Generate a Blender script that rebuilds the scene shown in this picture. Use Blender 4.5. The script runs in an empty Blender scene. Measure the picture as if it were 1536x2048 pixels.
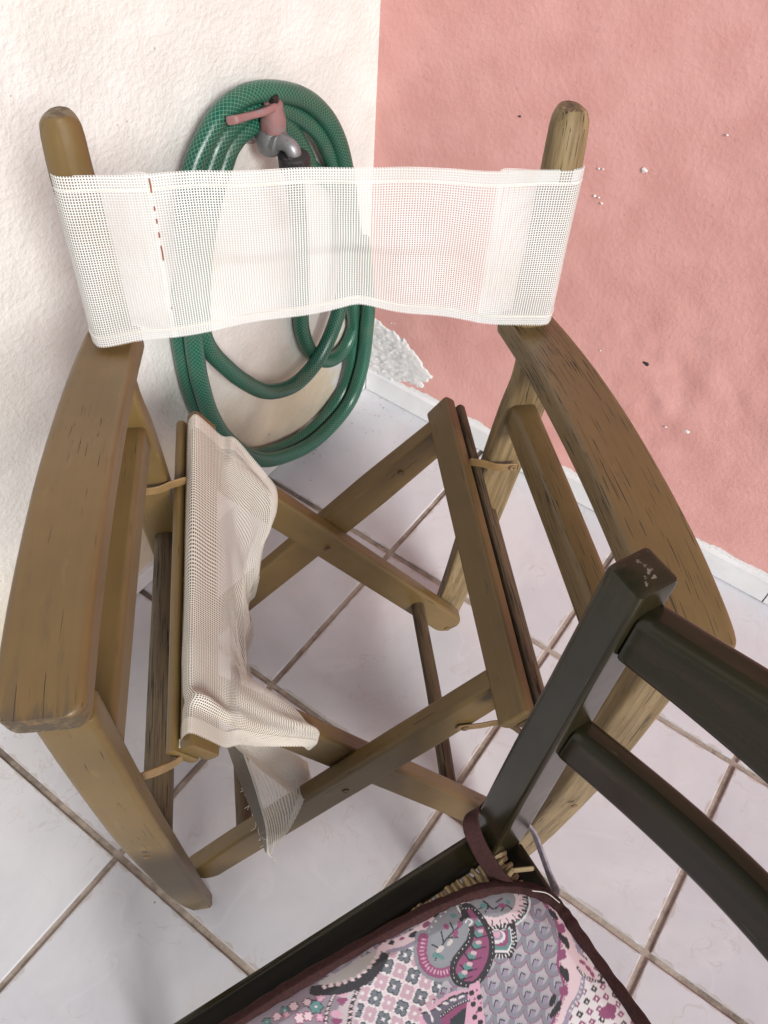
import bpy, math, random
import numpy as np
from mathutils import Vector, Matrix, noise as mnoise

random.seed(7); rng = np.random.default_rng(7)
SC = bpy.context.scene
COL = SC.collection
S = 0.32                       # one floor-tile pitch in metres; the plan below is drawn in tile pitches

# ------------------------------------------------------------------ camera
CAMP = np.array([3.276753, 2.277774, 3.701875]) * S
AZ, EL, ROLL = -2.583952224, -0.89936008, 0.082163615
fwd = np.array([math.cos(EL)*math.cos(AZ), math.cos(EL)*math.sin(AZ), math.sin(EL)])
r0 = np.cross(fwd, [0, 0, 1.]); r0 /= np.linalg.norm(r0); u0 = np.cross(r0, fwd)
right = math.cos(ROLL)*r0 + math.sin(ROLL)*u0
upv = -math.sin(ROLL)*r0 + math.cos(ROLL)*u0
cam = bpy.data.objects.new('camera', bpy.data.cameras.new('camera'))
COL.objects.link(cam)
M = Matrix.Identity(4)
for i in range(3):
    M[i][0], M[i][1], M[i][2], M[i][3] = right[i], upv[i], -fwd[i], CAMP[i]
cam.matrix_world = M
cam.data.sensor_fit = 'HORIZONTAL'; cam.data.sensor_width = 36
cam.data.lens = 36 * 1644.507 / 1536
cam.data.clip_start = 0.02; cam.data.clip_end = 500
SC.camera = cam

# ------------------------------------------------------------------ light
SUN_EL, SUN_AZ = math.radians(28), math.radians(62)      # direction to the light, azimuth from +x
w = bpy.data.worlds.new('World'); SC.world = w; w.use_nodes = True
wn = w.node_tree; wn.nodes.clear()
sky = wn.nodes.new('ShaderNodeTexSky'); sky.sky_type = 'NISHITA'; sky.sun_disc = False
sky.sun_elevation = SUN_EL; sky.sun_rotation = math.pi/2 - SUN_AZ
sky.air_density = 1.0; sky.dust_density = 1.0; sky.ozone_density = 1.0
bg = wn.nodes.new('ShaderNodeBackground'); bg.inputs['Strength'].default_value = 0.065
wo = wn.nodes.new('ShaderNodeOutputWorld')
wn.links.new(sky.outputs[0], bg.inputs['Color']); wn.links.new(bg.outputs[0], wo.inputs['Surface'])
sd = bpy.data.lights.new('sun', 'SUN'); sd.energy = 2.7; sd.angle = math.radians(20); sd.color = (1, .985, .965)
sun = bpy.data.objects.new('sun', sd); COL.objects.link(sun)
dirv = Vector((math.cos(SUN_EL)*math.cos(SUN_AZ), math.cos(SUN_EL)*math.sin(SUN_AZ), math.sin(SUN_EL)))
sun.rotation_euler = dirv.to_track_quat('Z', 'Y').to_euler(); sun.location = dirv*5
SC.view_settings.view_transform = 'Standard'; SC.view_settings.look = 'None'
SC.view_settings.gamma = 1; SC.view_settings.use_curve_mapping = False
SC.view_settings.exposure = 0.54

# ------------------------------------------------------------------ node helpers
class NT:
    def __init__(s, name):
        s.m = bpy.data.materials.new(name); s.m.use_nodes = True
        s.t = s.m.node_tree; s.t.nodes.clear()
        s.out = s.n('ShaderNodeOutputMaterial')
    def n(s, typ, ins=None, **kw):
        nd = s.t.nodes.new(typ)
        for k, v in kw.items(): setattr(nd, k, v)
        for k, v in (ins or {}).items(): s.set(nd.inputs[k], v)
        return nd
    def set(s, sock, v):
        if isinstance(v, bpy.types.NodeSocket): s.t.links.new(v, sock)
        else:
            if isinstance(v, tuple) and len(v) == 3 and sock.type == 'RGBA': v = v + (1,)
            sock.default_value = v
    def math(s, op, a, b=None, c=None, clamp=False):
        nd = s.n('ShaderNodeMath', operation=op, use_clamp=clamp)
        for i, v in enumerate((a, b, c)):
            if v is not None: s.set(nd.inputs[i], v)
        return nd.outputs[0]
    def vmath(s, op, a, b=None):
        nd = s.n('ShaderNodeVectorMath', operation=op)
        s.set(nd.inputs[0], a)
        if b is not None: s.set(nd.inputs[1], b)
        return nd.outputs[0]
    def mix(s, f, a, b, blend='MIX'):
        nd = s.n('ShaderNodeMix', data_type='RGBA', blend_type=blend)
        s.set(nd.inputs[0], f); s.set(nd.inputs[6], a); s.set(nd.inputs[7], b)
        return nd.outputs[2]
    def ramp(s, f, lo, hi, a=0., b=1.):
        nd = s.n('ShaderNodeMapRange', interpolation_type='SMOOTHSTEP')
        for i, v in enumerate((f, lo, hi, a, b)): s.set(nd.inputs[i], v)
        return nd.outputs[0]
    def noise(s, vec, scale=5., detail=3., rough=.5, dist=0.):
        nd = s.n('ShaderNodeTexNoise', {'Scale': scale, 'Detail': detail, 'Roughness': rough, 'Distortion': dist})
        s.set(nd.inputs['Vector'], vec); return nd.outputs[0]
    def vor(s, vec, scale=5., feature='F1', out=0, rnd=1.):
        nd = s.n('ShaderNodeTexVoronoi', {'Scale': scale, 'Randomness': rnd}, feature=feature)
        s.set(nd.inputs['Vector'], vec); return nd.outputs[out]
    def bump(s, h, strength=.5, dist=.002, nrm=None):
        nd = s.n('ShaderNodeBump', {'Strength': strength, 'Distance': dist, 'Height': h})
        if nrm is not None: s.set(nd.inputs['Normal'], nrm)
        return nd.outputs[0]
    def attr(s, name, out='Vector'):
        return s.n('ShaderNodeAttribute', attribute_name=name).outputs[out]
    def pos(s): return s.n('ShaderNodeNewGeometry').outputs['Position']
    def obj(s): return s.n('ShaderNodeTexCoord').outputs['Object']
    def rnd(s): return s.n('ShaderNodeObjectInfo').outputs['Random']
    def xyz(s, v): return s.n('ShaderNodeSeparateXYZ', {0: v}).outputs
    def bsdf(s, **ins):
        nd = s.n('ShaderNodeBsdfPrincipled')
        for k, v in ins.items(): s.set(nd.inputs[k.replace('_', ' ')], v)
        return nd
    def done(s, sh):
        s.t.links.new(sh, s.out.inputs['Surface']); return s.m

def simple(name, col, rough=.5, metal=0., var=.12, scale=40.):
    t = NT(name); o = t.obj()
    n = t.noise(o, scale, 4)
    c = t.mix(t.ramp(n, .3, .7), tuple(x*(1-var) for x in col), tuple(min(1, x*(1+var)) for x in col))
    b = t.bsdf(Base_Color=c, Roughness=rough, Metallic=metal, Normal=t.bump(n, .15, .001))
    return t.done(b.outputs[0])

def make_wood(name, base, grainy, crack=.3, grain=.2, wear=.3, rough=.42):
    t = NT(name)
    g = t.attr('grain')
    gl = t.vmath('MULTIPLY', g, (9., 170., 170.))
    gs = t.vmath('MULTIPLY', g, (14., 420., 420.))
    tone = t.noise(gl, 1., 4, .6)
    fine = t.noise(gs, 1., 3, .6)
    big = t.noise(g, 9., 4, .6)
    c = t.mix(t.ramp(big, .3, .72), tuple(x*.86 for x in base), tuple(x*1.12 for x in base))
    c = t.mix(t.math('MULTIPLY', t.ramp(tone, .38, .68), grain), c, grainy)
    c = t.mix(t.math('MULTIPLY', t.ramp(fine, .5, .72), grain*.55), c, tuple(x*.6 for x in base))
    # cracks running with the grain, clustered
    ck = t.noise(t.vmath('MULTIPLY', t.vmath('ADD', g, (3.1, .7, 1.9)), (19., 800., 800.)), 1., 2., .5, .35)
    clus = t.noise(t.vmath('MULTIPLY', g, (7., 26., 26.)), 1., 2)
    thr = t.math('MULTIPLY_ADD', t.attr('wear', 'Fac'), .06, t.math('MULTIPLY_ADD', clus, .30, .125 + .12*crack))
    cm = t.ramp(t.math('SUBTRACT', thr, ck), .0, .028)
    # worn, greyed patches where the paint has gone
    wn_ = t.noise(t.vmath('MULTIPLY', g, (15., 95., 95.)), 1., 5, .7)
    wa = t.attr('wear', 'Fac')
    wm = t.math('MULTIPLY', t.ramp(t.math('MULTIPLY_ADD', wa, .21, wn_), .60 - .08*wear, .72), t.math('MAXIMUM', wear, t.math('MULTIPLY', wa, .8)))
    c = t.mix(wm, c, (.055, .043, .032))
    # rubbed highlights
    rub = t.ramp(t.noise(t.vmath('MULTIPLY', t.vmath('ADD', g, (9., 2., 4.)), (20., 60., 60.)), 1., 4), .64, .74)
    c = t.mix(t.math('MULTIPLY', rub, .22), c, (.27, .17, .065))
    c = t.mix(t.math('MULTIPLY', cm, .82), c, (.016, .012, .008))
    h = t.math('SUBTRACT', t.math('MULTIPLY_ADD', tone, .25*grain+.08, t.math('MULTIPLY', fine, .12*grain+.02)), cm)
    b = t.bsdf(Base_Color=c, Roughness=t.math('MULTIPLY_ADD', t.math('MAXIMUM', cm, wm), .35, rough),
               Normal=t.bump(h, .55, .0012))
    return t.done(b.outputs[0])

BASE = (.132, .083, .026)
WOOD = make_wood('painted_wood', BASE, (.160, .102, .040), .05, .20, .16)
WOOD_WORN = make_wood('worn_wood', (.156, .095, .032), (.178, .114, .045), .10, .20, .28)
WOOD_CRACK = make_wood('cracked_wood', (.145, .093, .034), (.172, .114, .048), .95, .30, .06)
WOOD_GRAIN = make_wood('weathered_wood', (.165, .110, .046), (.265, .19, .095), .55, .9, .12, .55)
WOOD_ROUGH = make_wood('bare_wood', (.085, .055, .026), (.125, .083, .043), 1.15, .7, .8, .6)

def make_dark():
    t = NT('dark_gloss_paint'); g = t.attr('grain')
    tone = t.noise(t.vmath('MULTIPLY', g, (8., 90., 90.)), 1., 3)
    c = t.mix(t.ramp(tone, .35, .7), (.0165, .0145, .006), (.026, .0205, .0095))
    sp = t.ramp(t.vor(g, 70.), .045, .02)
    sp = t.math('MULTIPLY', sp, t.ramp(t.noise(g, 11.), .58, .66))
    c = t.mix(sp, c, (.42, .40, .36))
    wa = t.attr('wear', 'Fac')
    chip = t.math('MULTIPLY', t.ramp(t.math('MULTIPLY_ADD', wa, .13, t.noise(g, 170., 4, .6)), .76, .80), t.math('MULTIPLY', wa, .4))
    c = t.mix(chip, c, (.36, .30, .24))
    scr = t.math('MULTIPLY', t.ramp(t.noise(t.vmath('MULTIPLY', g, (40., 500., 500.)), 1., 2), .72, .76), t.ramp(t.noise(g, 14.), .55, .65))
    c = t.mix(t.math('MULTIPLY', scr, .5), c, (.12, .10, .075))
    b = t.bsdf(Base_Color=c, Roughness=t.math('MULTIPLY_ADD', t.noise(g, 60., 4), .12, .15),
               Normal=t.bump(t.math('MULTIPLY_ADD', tone, .5, t.noise(g, 35., 2)), .10, .001))
    b.inputs['IOR'].default_value = 1.42; b.inputs['Specular IOR Level'].default_value = .42
    return t.done(b.outputs[0])
DARK = make_dark()

def make_tile():
    t = NT('floor_tile')
    o = t.obj(); r = t.rnd()
    off = t.n('ShaderNodeCombineXYZ', {0: t.math('MULTIPLY', r, 37.), 1: t.math('MULTIPLY', r, 71.), 2: 0.}).outputs[0]
    v = t.vmath('ADD', o, off)
    n1 = t.noise(v, 5., 5, .6, .6); n2 = t.noise(v, 17., 5, .65)
    c = t.mix(t.ramp(n1, .3, .7), (.54, .545, .575), (.625, .625, .645))
    c = t.mix(t.math('MULTIPLY', t.ramp(n2, .5, .75), .35), c, (.55, .50, .49))
    wv = t.noise(t.vmath('ADD', v, t.vmath('SCALE', t.n('ShaderNodeTexNoise', {'Vector': v, 'Scale': 7., 'Detail': 3.}).outputs['Color'], None)), 3.2, 3, .55, 1.2)
    vein = t.ramp(t.math('ABSOLUTE', t.math('SUBTRACT', wv, .5)), .012, .0)
    vein = t.math('MULTIPLY', vein, t.ramp(t.noise(v, 6.), .42, .62))
    c = t.mix(t.math('MULTIPLY', vein, .36), c, (.42, .34, .31))
    w2 = t.noise(v, 4., 3, .5, .9)
    v2 = t.math('MULTIPLY', t.ramp(t.math('ABSOLUTE', t.math('SUBTRACT', w2, .47)), .014, .0), t.ramp(t.noise(v, 4.), .45, .6))
    c = t.mix(t.math('MULTIPLY', v2, .22), c, (.72, .71, .73))
    c = t.mix(1., c, t.n('ShaderNodeCombineColor', {0: t.math('MULTIPLY_ADD', r, .09, .92), 1: t.math('MULTIPLY_ADD', r, .085, .92), 2: t.math('MULTIPLY_ADD', r, .07, .93)}).outputs[0], 'MULTIPLY')
    sm_ = t.math('MULTIPLY', t.ramp(t.noise(t.pos(), 11., 5, .7, .8), .60, .74), .30)
    c = t.mix(sm_, c, (.40, .37, .36))
    # specks of dirt
    p = t.pos()
    sp = t.math('MULTIPLY', t.ramp(t.vor(p, 24.), .055, .03), t.ramp(t.noise(p, 9.), .58, .64))
    c = t.mix(t.math('MULTIPLY', sp, .75), c, (.10, .08, .06))
    # dusty rim along the joints
    xx = t.xyz(o)
    ed = t.math('MAXIMUM', t.math('ABSOLUTE', xx[0]), t.math('ABSOLUTE', xx[1]))
    rim = t.math('MULTIPLY', t.ramp(t.math('MULTIPLY_ADD', t.noise(p, 45., 4), .02, ed), .487*S-.004+.01, .487*S+.008), .45)
    c = t.mix(rim, c, (.36, .29, .23))
    b = t.bsdf(Base_Color=c, Roughness=t.math('MULTIPLY_ADD', n2, .15, .27), Normal=t.bump(t.noise(v, 30., 3), .05, .001))
    return t.done(b.outputs[0])
TILE = make_tile()

def make_grout():
    t = NT('grout'); p = t.pos()
    n = t.noise(p, 60., 5, .65); b_ = t.noise(p, 5., 3); x = t.xyz(p)
    c = t.mix(t.ramp(n, .35, .7), (.25, .20, .16), (.42, .35, .29))
    c = t.mix(t.math('MULTIPLY', t.ramp(b_, .45, .7), .6), c, (.44, .375, .32))
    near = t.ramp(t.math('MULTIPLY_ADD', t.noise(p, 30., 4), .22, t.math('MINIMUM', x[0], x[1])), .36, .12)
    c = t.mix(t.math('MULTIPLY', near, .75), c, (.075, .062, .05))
    dk = t.math('MULTIPLY', t.ramp(t.noise(p, 24., 5, .7), .56, .68), .6)
    c = t.mix(dk, c, (.12, .095, .075))
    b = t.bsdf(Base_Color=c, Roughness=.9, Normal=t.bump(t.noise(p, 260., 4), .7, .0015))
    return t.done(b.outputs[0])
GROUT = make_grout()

def make_wall(name, kind):
    t = NT(name); p = t.pos(); x = t.xyz(p)
    f1 = t.noise(p, 130., 3, .55); f2 = t.noise(p, 330., 3, .6); f3 = t.noise(p, 14., 4)
    pit = t.math('MULTIPLY', t.ramp(t.vor(p, 85.), .26, .08), t.ramp(t.noise(p, 33.), .5, .6))
    h = t.math('ADD', t.math('MULTIPLY', t.ramp(f1, .35, .72), 1.), t.math('MULTIPLY', f2, .45))
    if kind == 'white':
        c = t.mix(t.ramp(f3, .35, .7), (.60, .59, .555), (.665, .655, .625))
        # bare creamy render low on the wall
        zz = t.math('MULTIPLY_ADD', t.noise(p, 5., 5, .6), .30, x[2])
        low = t.ramp(zz, .47, .26)
        c = t.mix(t.math('MULTIPLY', low, .8), c, (.54, .465, .32))
        gr = t.math('MULTIPLY', low, t.ramp(t.noise(t.vmath('ADD', p, (4., 1., 2.)), 8., 4, .6), .5, .68))
        c = t.mix(t.math('MULTIPLY', gr, .5), c, (.40, .385, .35))
        cx = t.math('MULTIPLY_ADD', t.noise(p, 13., 4), .16, x[0])
        bl = t.math('MULTIPLY', t.ramp(cx, .185, .15), t.ramp(t.math('MULTIPLY_ADD', t.noise(p, 16., 4), .1, x[2]), .29, .25))
        c = t.mix(t.math('MULTIPLY', bl, .85), c, (.58, .58, .62))
        h = t.math('MULTIPLY', h, t.math('SUBTRACT', 1., t.math('MULTIPLY', low, .6)))
        # small dark pinholes
        ph = t.math('MULTIPLY', t.ramp(t.vor(p, 48.), .085, .05), t.ramp(t.noise(p, 21.), .52, .6))
        c = t.mix(t.math('MULTIPLY', ph, .75), c, (.28, .23, .19))
        h = t.math('SUBTRACT', h, t.math('MULTIPLY', ph, .8))
        bs = .36
    else:
        c = t.mix(t.ramp(f3, .3, .7), (.62, .315, .285), (.68, .365, .335))
        c = t.mix(t.math('MULTIPLY', t.ramp(t.noise(p, 4., 3), .45, .7), .25), c, (.72, .40, .36))
        c = t.mix(t.math('MULTIPLY', pit, .30), c, (.45, .19, .16))
        # unpainted strip above the skirting and at the corner, with a ragged paint edge
        e1 = t.math('MULTIPLY_ADD', t.noise(p, 75., 4), .012, t.math('MULTIPLY_ADD', t.noise(p, 16., 3), .022, x[2]))
        c = t.mix(t.ramp(e1, .0795, .0780), c, (.72, .71, .70))
        fl = t.math('MULTIPLY', t.ramp(t.vor(t.vmath('MULTIPLY', p, (1., 1., 1.6)), 13.), .055, .045), t.ramp(t.noise(p, 2.6, 2), .56, .6))
        c = t.mix(fl, c, (.80, .72, .68))
        bs = .15
    b = t.bsdf(Base_Color=c, Roughness=.85 if kind == 'white' else .62, Normal=t.bump(h, bs, .0022)); b.inputs['Specular IOR Level'].default_value = .25
    return t.done(b.outputs[0])
WHITE_WALL = make_wall('white_plaster', 'white'); PINK_WALL = make_wall('pink_plaster', 'pink')

def make_raw():
    t = NT('raw_white_plaster'); p = t.pos()
    n = t.noise(p, 120., 5, .65)
    c = t.mix(t.ramp(n, .3, .7), (.60, .59, .58), (.70, .69, .68))
    c = t.mix(t.math('MULTIPLY', t.ramp(t.noise(p, 40., 4), .6, .75), .3), c, (.5, .42, .36))
    b = t.bsdf(Base_Color=c, Roughness=.85, Normal=t.bump(n, .25, .0015)); return t.done(b.outputs[0])
RAW = make_raw()

def make_skirt():
    t = NT('skirting_tile'); p = t.pos(); n = t.noise(p, 8., 5, .6, .6)
    c = t.mix(t.ramp(n, .35, .7), (.64, .645, .65), (.74, .74, .745))
    sp = t.math('MULTIPLY', t.ramp(t.noise(p, 70., 4), .62, .7), .5)
    c = t.mix(sp, c, (.72, .70, .67))
    b = t.bsdf(Base_Color=c, Roughness=.35, Normal=t.bump(t.noise(p, 60.), .12, .001)); return t.done(b.outputs[0])
SKIRT = make_skirt()

def make_mesh_fabric(name, col, pitch, hole, dirt=.15, dirtcol=(.42, .34, .26), trans=.25, hemdirt=0.):
    t = NT(name)
    uv = t.n('ShaderNodeUVMap', uv_map='UVMap').outputs[0]
    x = t.xyz(uv)
    wob = t.noise(uv, 40., 2)
    fu = t.math('PINGPONG', t.math('ADD', x[0], t.math('MULTIPLY', wob, pitch*.5)), pitch/2)
    fv = t.math('PINGPONG', t.math('ADD', x[1], t.math('MULTIPLY', wob, pitch*.4)), pitch/2)
    wv = pitch*.5*(1-hole)
    du = t.ramp(fu, wv*.86, wv*1.14); dv = t.ramp(fv, wv*.72, wv)
    holem = t.math('MULTIPLY', du, dv)
    if hemdirt: holem = t.math('MULTIPLY', holem, t.math('SUBTRACT', 1., t.math('MULTIPLY', t.attr('stain', 'Fac'), .72)))
    h = t.math('SUBTRACT', 1., t.math('MINIMUM', t.math('DIVIDE', fu, pitch*.5), t.math('DIVIDE', fv, pitch*.5)))
    n = t.noise(uv, 14., 5, .6); n2 = t.noise(uv, 60., 4, .6)
    c = t.mix(t.math('MULTIPLY', t.ramp(n, .42, .72), dirt), col, dirtcol)
    c = t.mix(t.math('MULTIPLY', t.ramp(n2, .55, .75), dirt*.7), c, dirtcol)
    if hemdirt:
        st = t.attr('stain', 'Fac')
        nm = t.ramp(t.math('ADD', t.noise(uv, 120., 5, .7), t.math('MULTIPLY', st, .9)), 1.0, 1.4)
        c = t.mix(t.math('MULTIPLY', st, .85), c, (.25, .21, .155))
        c = t.mix(t.math('MULTIPLY', nm, hemdirt*.55), c, (.10, .09, .08))
    b = t.bsdf(Base_Color=c, Roughness=.6, Normal=t.bump(h, .5, .0008))
    tr = t.n('ShaderNodeBsdfTranslucent', {'Color': c})
    m1 = t.n('ShaderNodeMixShader', {0: trans, 1: b.outputs[0], 2: tr.outputs[0]})
    tp = t.n('ShaderNodeBsdfTransparent')
    m2 = t.n('ShaderNodeMixShader', {0: holem, 1: m1.outputs[0], 2: tp.outputs[0]})
    return t.done(m2.outputs[0])
BACK_FAB = make_mesh_fabric('white_mesh_fabric', (.85, .85, .83), .0023, .52, .22, (.66, .60, .48))
SEAT_FAB = make_mesh_fabric('beige_mesh_fabric', (.86, .82, .74), .0026, .56, .18, (.64, .51, .40), .28, .9)

def make_hose():
    t = NT('green_hose'); g = t.n('ShaderNodeUVMap', uv_map='UVMap').outputs[0]; x = t.xyz(g)
    # crossed white threads under the green skin: x = angle 0..1, y = length in metres
    k = 14.; pl = .046
    a = t.math('FRACT', t.math('MULTIPLY', t.math('ADD', x[0], t.math('DIVIDE', x[1], pl*2)), k))
    b2 = t.math('FRACT', t.math('MULTIPLY', t.math('SUBTRACT', x[0], t.math('DIVIDE', x[1], pl*2)), k))
    la = t.ramp(t.math('ABSOLUTE', t.math('SUBTRACT', a, .5)), .10, .04)
    lb = t.ramp(t.math('ABSOLUTE', t.math('SUBTRACT', b2, .5)), .10, .04)
    l = t.math('MAXIMUM', la, lb)
    n = t.noise(t.obj(), 7., 3)
    c = t.mix(t.ramp(n, .3, .7), (.002, .046, .023), (.003, .072, .040))
    c = t.mix(t.math('MULTIPLY', l, .50), c, (.15, .38, .29))
    du = t.ramp(t.noise(t.obj(), 30., 4), .5, .75)
    c = t.mix(t.math('MULTIPLY', du, .22), c, (.13, .13, .10))
    b = t.bsdf(Base_Color=c, Roughness=t.math('MULTIPLY_ADD', du, .25, .3), Normal=t.bump(l, .12, .0005))
    return t.done(b.outputs[0])
HOSE = make_hose()

def make_worn(name, col, under, amt=.5, rough=.45, metal=0., umetal=0.):
    t = NT(name); o = t.obj(); n = t.noise(o, 70., 5, .65)
    m = t.ramp(n, .62 - .15*amt, .68)
    b = t.bsdf(Base_Color=t.mix(m, t.mix(t.noise(o, 30.), col, tuple(c*.75 for c in col)), under), Roughness=rough,
               Metallic=t.math('MULTIPLY_ADD', m, umetal-metal, metal), Normal=t.bump(t.math('SUBTRACT', t.noise(o, 200., 4), m), .3, .0008))
    return t.done(b.outputs[0])
TAP_RED = make_worn('worn_red_paint', (.29, .145, .14), (.20, .175, .18), .95, .6)
TAP_METAL = make_worn('old_zinc', (.30, .30, .305), (.18, .165, .15), .45, .42, .55, .3)
TAP_BLACK = make_worn('black_plastic', (.022, .021, .022), (.10, .095, .09), .2, .5)
BOLT = simple('dark_bolt', (.03, .022, .02), .4, .5)
STRAP = simple('painted_strap', (.21, .128, .052), .42, 0., .12, 60)
SCREW = simple('painted_screw', (.15, .092, .04), .4, .1, .2, 200)
MAROON = simple('maroon_webbing', (.032, .007, .0055), .9, 0., .35, 420)
LILAC = simple('lilac_ribbon', (.30, .25, .28), .8, 0., .25, 220)
CHIPD = simple('dark_chip', (.03, .028, .03), .6)
CHIPW = simple('white_chip', (.75, .72, .70), .8)
LEAF = simple('dry_leaf', (.12, .065, .03), .8)
THREAD = simple('loose_thread', (.70, .67, .60), .8)
REDTHREAD = simple('red_thread', (.30, .085, .04), .8)
RUSH = None
def make_rush():
    t = NT('rush'); g = t.attr('grain')
    n = t.noise(t.vmath('MULTIPLY', g, (30., 500., 500.)), 1., 3)
    c = t.mix(t.ramp(n, .3, .7), (.20, .135, .055), (.42, .32, .16))
    c = t.mix(t.math('MULTIPLY', t.rnd(), .4), c, (.20, .14, .07))
    b = t.bsdf(Base_Color=c, Roughness=.6, Normal=t.bump(n, .5, .001)); return t.done(b.outputs[0])
RUSH = make_rush()
def make_print():
    t = NT('paisley_cotton'); c = t.attr('paint', 'Color')
    o = t.obj(); wv = t.noise(t.vmath('MULTIPLY', o, (1., 1., 1.)), 900., 2)
    b = t.bsdf(Base_Color=t.mix(.08, c, t.mix(wv, (.2, .2, .2), (.7, .7, .7))), Roughness=.75, Normal=t.bump(wv, .15, .0005))
    return t.done(b.outputs[0])
PRINT = make_print()

# ------------------------------------------------------------------ mesh helpers
def mesh_obj(name, verts, faces, mat, parent=None, grain=None, uv=None, smooth=True, sharp=38., attrs=None):
    me = bpy.data.meshes.new(name)
    me.from_pydata([tuple(map(float, v)) for v in verts], [], faces)
    if grain is not None:
        a = me.attributes.new('grain', 'FLOAT_VECTOR', 'POINT')
        a.data.foreach_set('vector', np.asarray(grain, dtype=np.float32).ravel())
    for k, v in (attrs or {}).items():
        a = me.attributes.new(k, 'FLOAT', 'POINT'); a.data.foreach_set('value', np.asarray(v, dtype=np.float32).ravel())
    if uv is not None:
        l = me.uv_layers.new(name='UVMap')
        li = np.zeros(len(me.loops), dtype=np.int32); me.loops.foreach_get('vertex_index', li)
        uva = np.asarray(uv, dtype=np.float32)
        if len(uva) == len(verts): uva = uva[li]
        l.data.foreach_set('uv', uva.ravel())
    if smooth:
        me.shade_smooth(); me.set_sharp_from_angle(angle=math.radians(sharp))
    me.materials.append(mat); me.update()
    o = bpy.data.objects.new(name, me); COL.objects.link(o)
    if parent is not None: o.parent = parent
    return o

def empty(name, loc, rz=0.):
    o = bpy.data.objects.new(name, None); COL.objects.link(o)
    o.location = loc; o.rotation_euler = (0, 0, rz); o.empty_display_size = .05; return o
def tag(o, label=None, cat=None, group=None, kind=None):
    if label: o['label'] = label
    if cat: o['category'] = cat
    if group: o['group'] = group
    if kind: o['kind'] = kind
    return o

def catmull(P, n):
    P = [np.asarray(q, float) for q in P]
    if len(P) < 3: return [P[0] + (P[-1]-P[0])*i/n for i in range(n+1)]
    Q = [2*P[0]-P[1]] + P + [2*P[-1]-P[-2]]; out = []
    for i in range(1, len(Q)-2):
        a, b, c, d = Q[i-1:i+3]
        for k in range(n):
            t = k/n
            out.append(.5*((2*b)+(c-a)*t+(2*a-5*b+4*c-d)*t*t+(-a+3*b-3*c+d)*t**3))
    out.append(P[-1]); return out

def rsection(hw, ht, r, nseg=3):
    r = min(r, hw*.98, ht*.98); pts = []
    for cx, cy, a0 in ((1, 1, 0), (-1, 1, 90), (-1, -1, 180), (1, -1, 270)):
        for i in range(nseg+1):
            a = math.radians(a0+90*i/nseg)
            pts.append((cx*(hw-r)+r*math.cos(a), cy*(ht-r)+r*math.sin(a)))
    out = []
    for i, q in enumerate(pts):
        out.append(q)
        if i % (nseg+1) == nseg:
            nx = pts[(i+1) % len(pts)]
            for f in (.06, .94): out.append((q[0]+(nx[0]-q[0])*f, q[1]+(nx[1]-q[1])*f))
    return out

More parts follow.
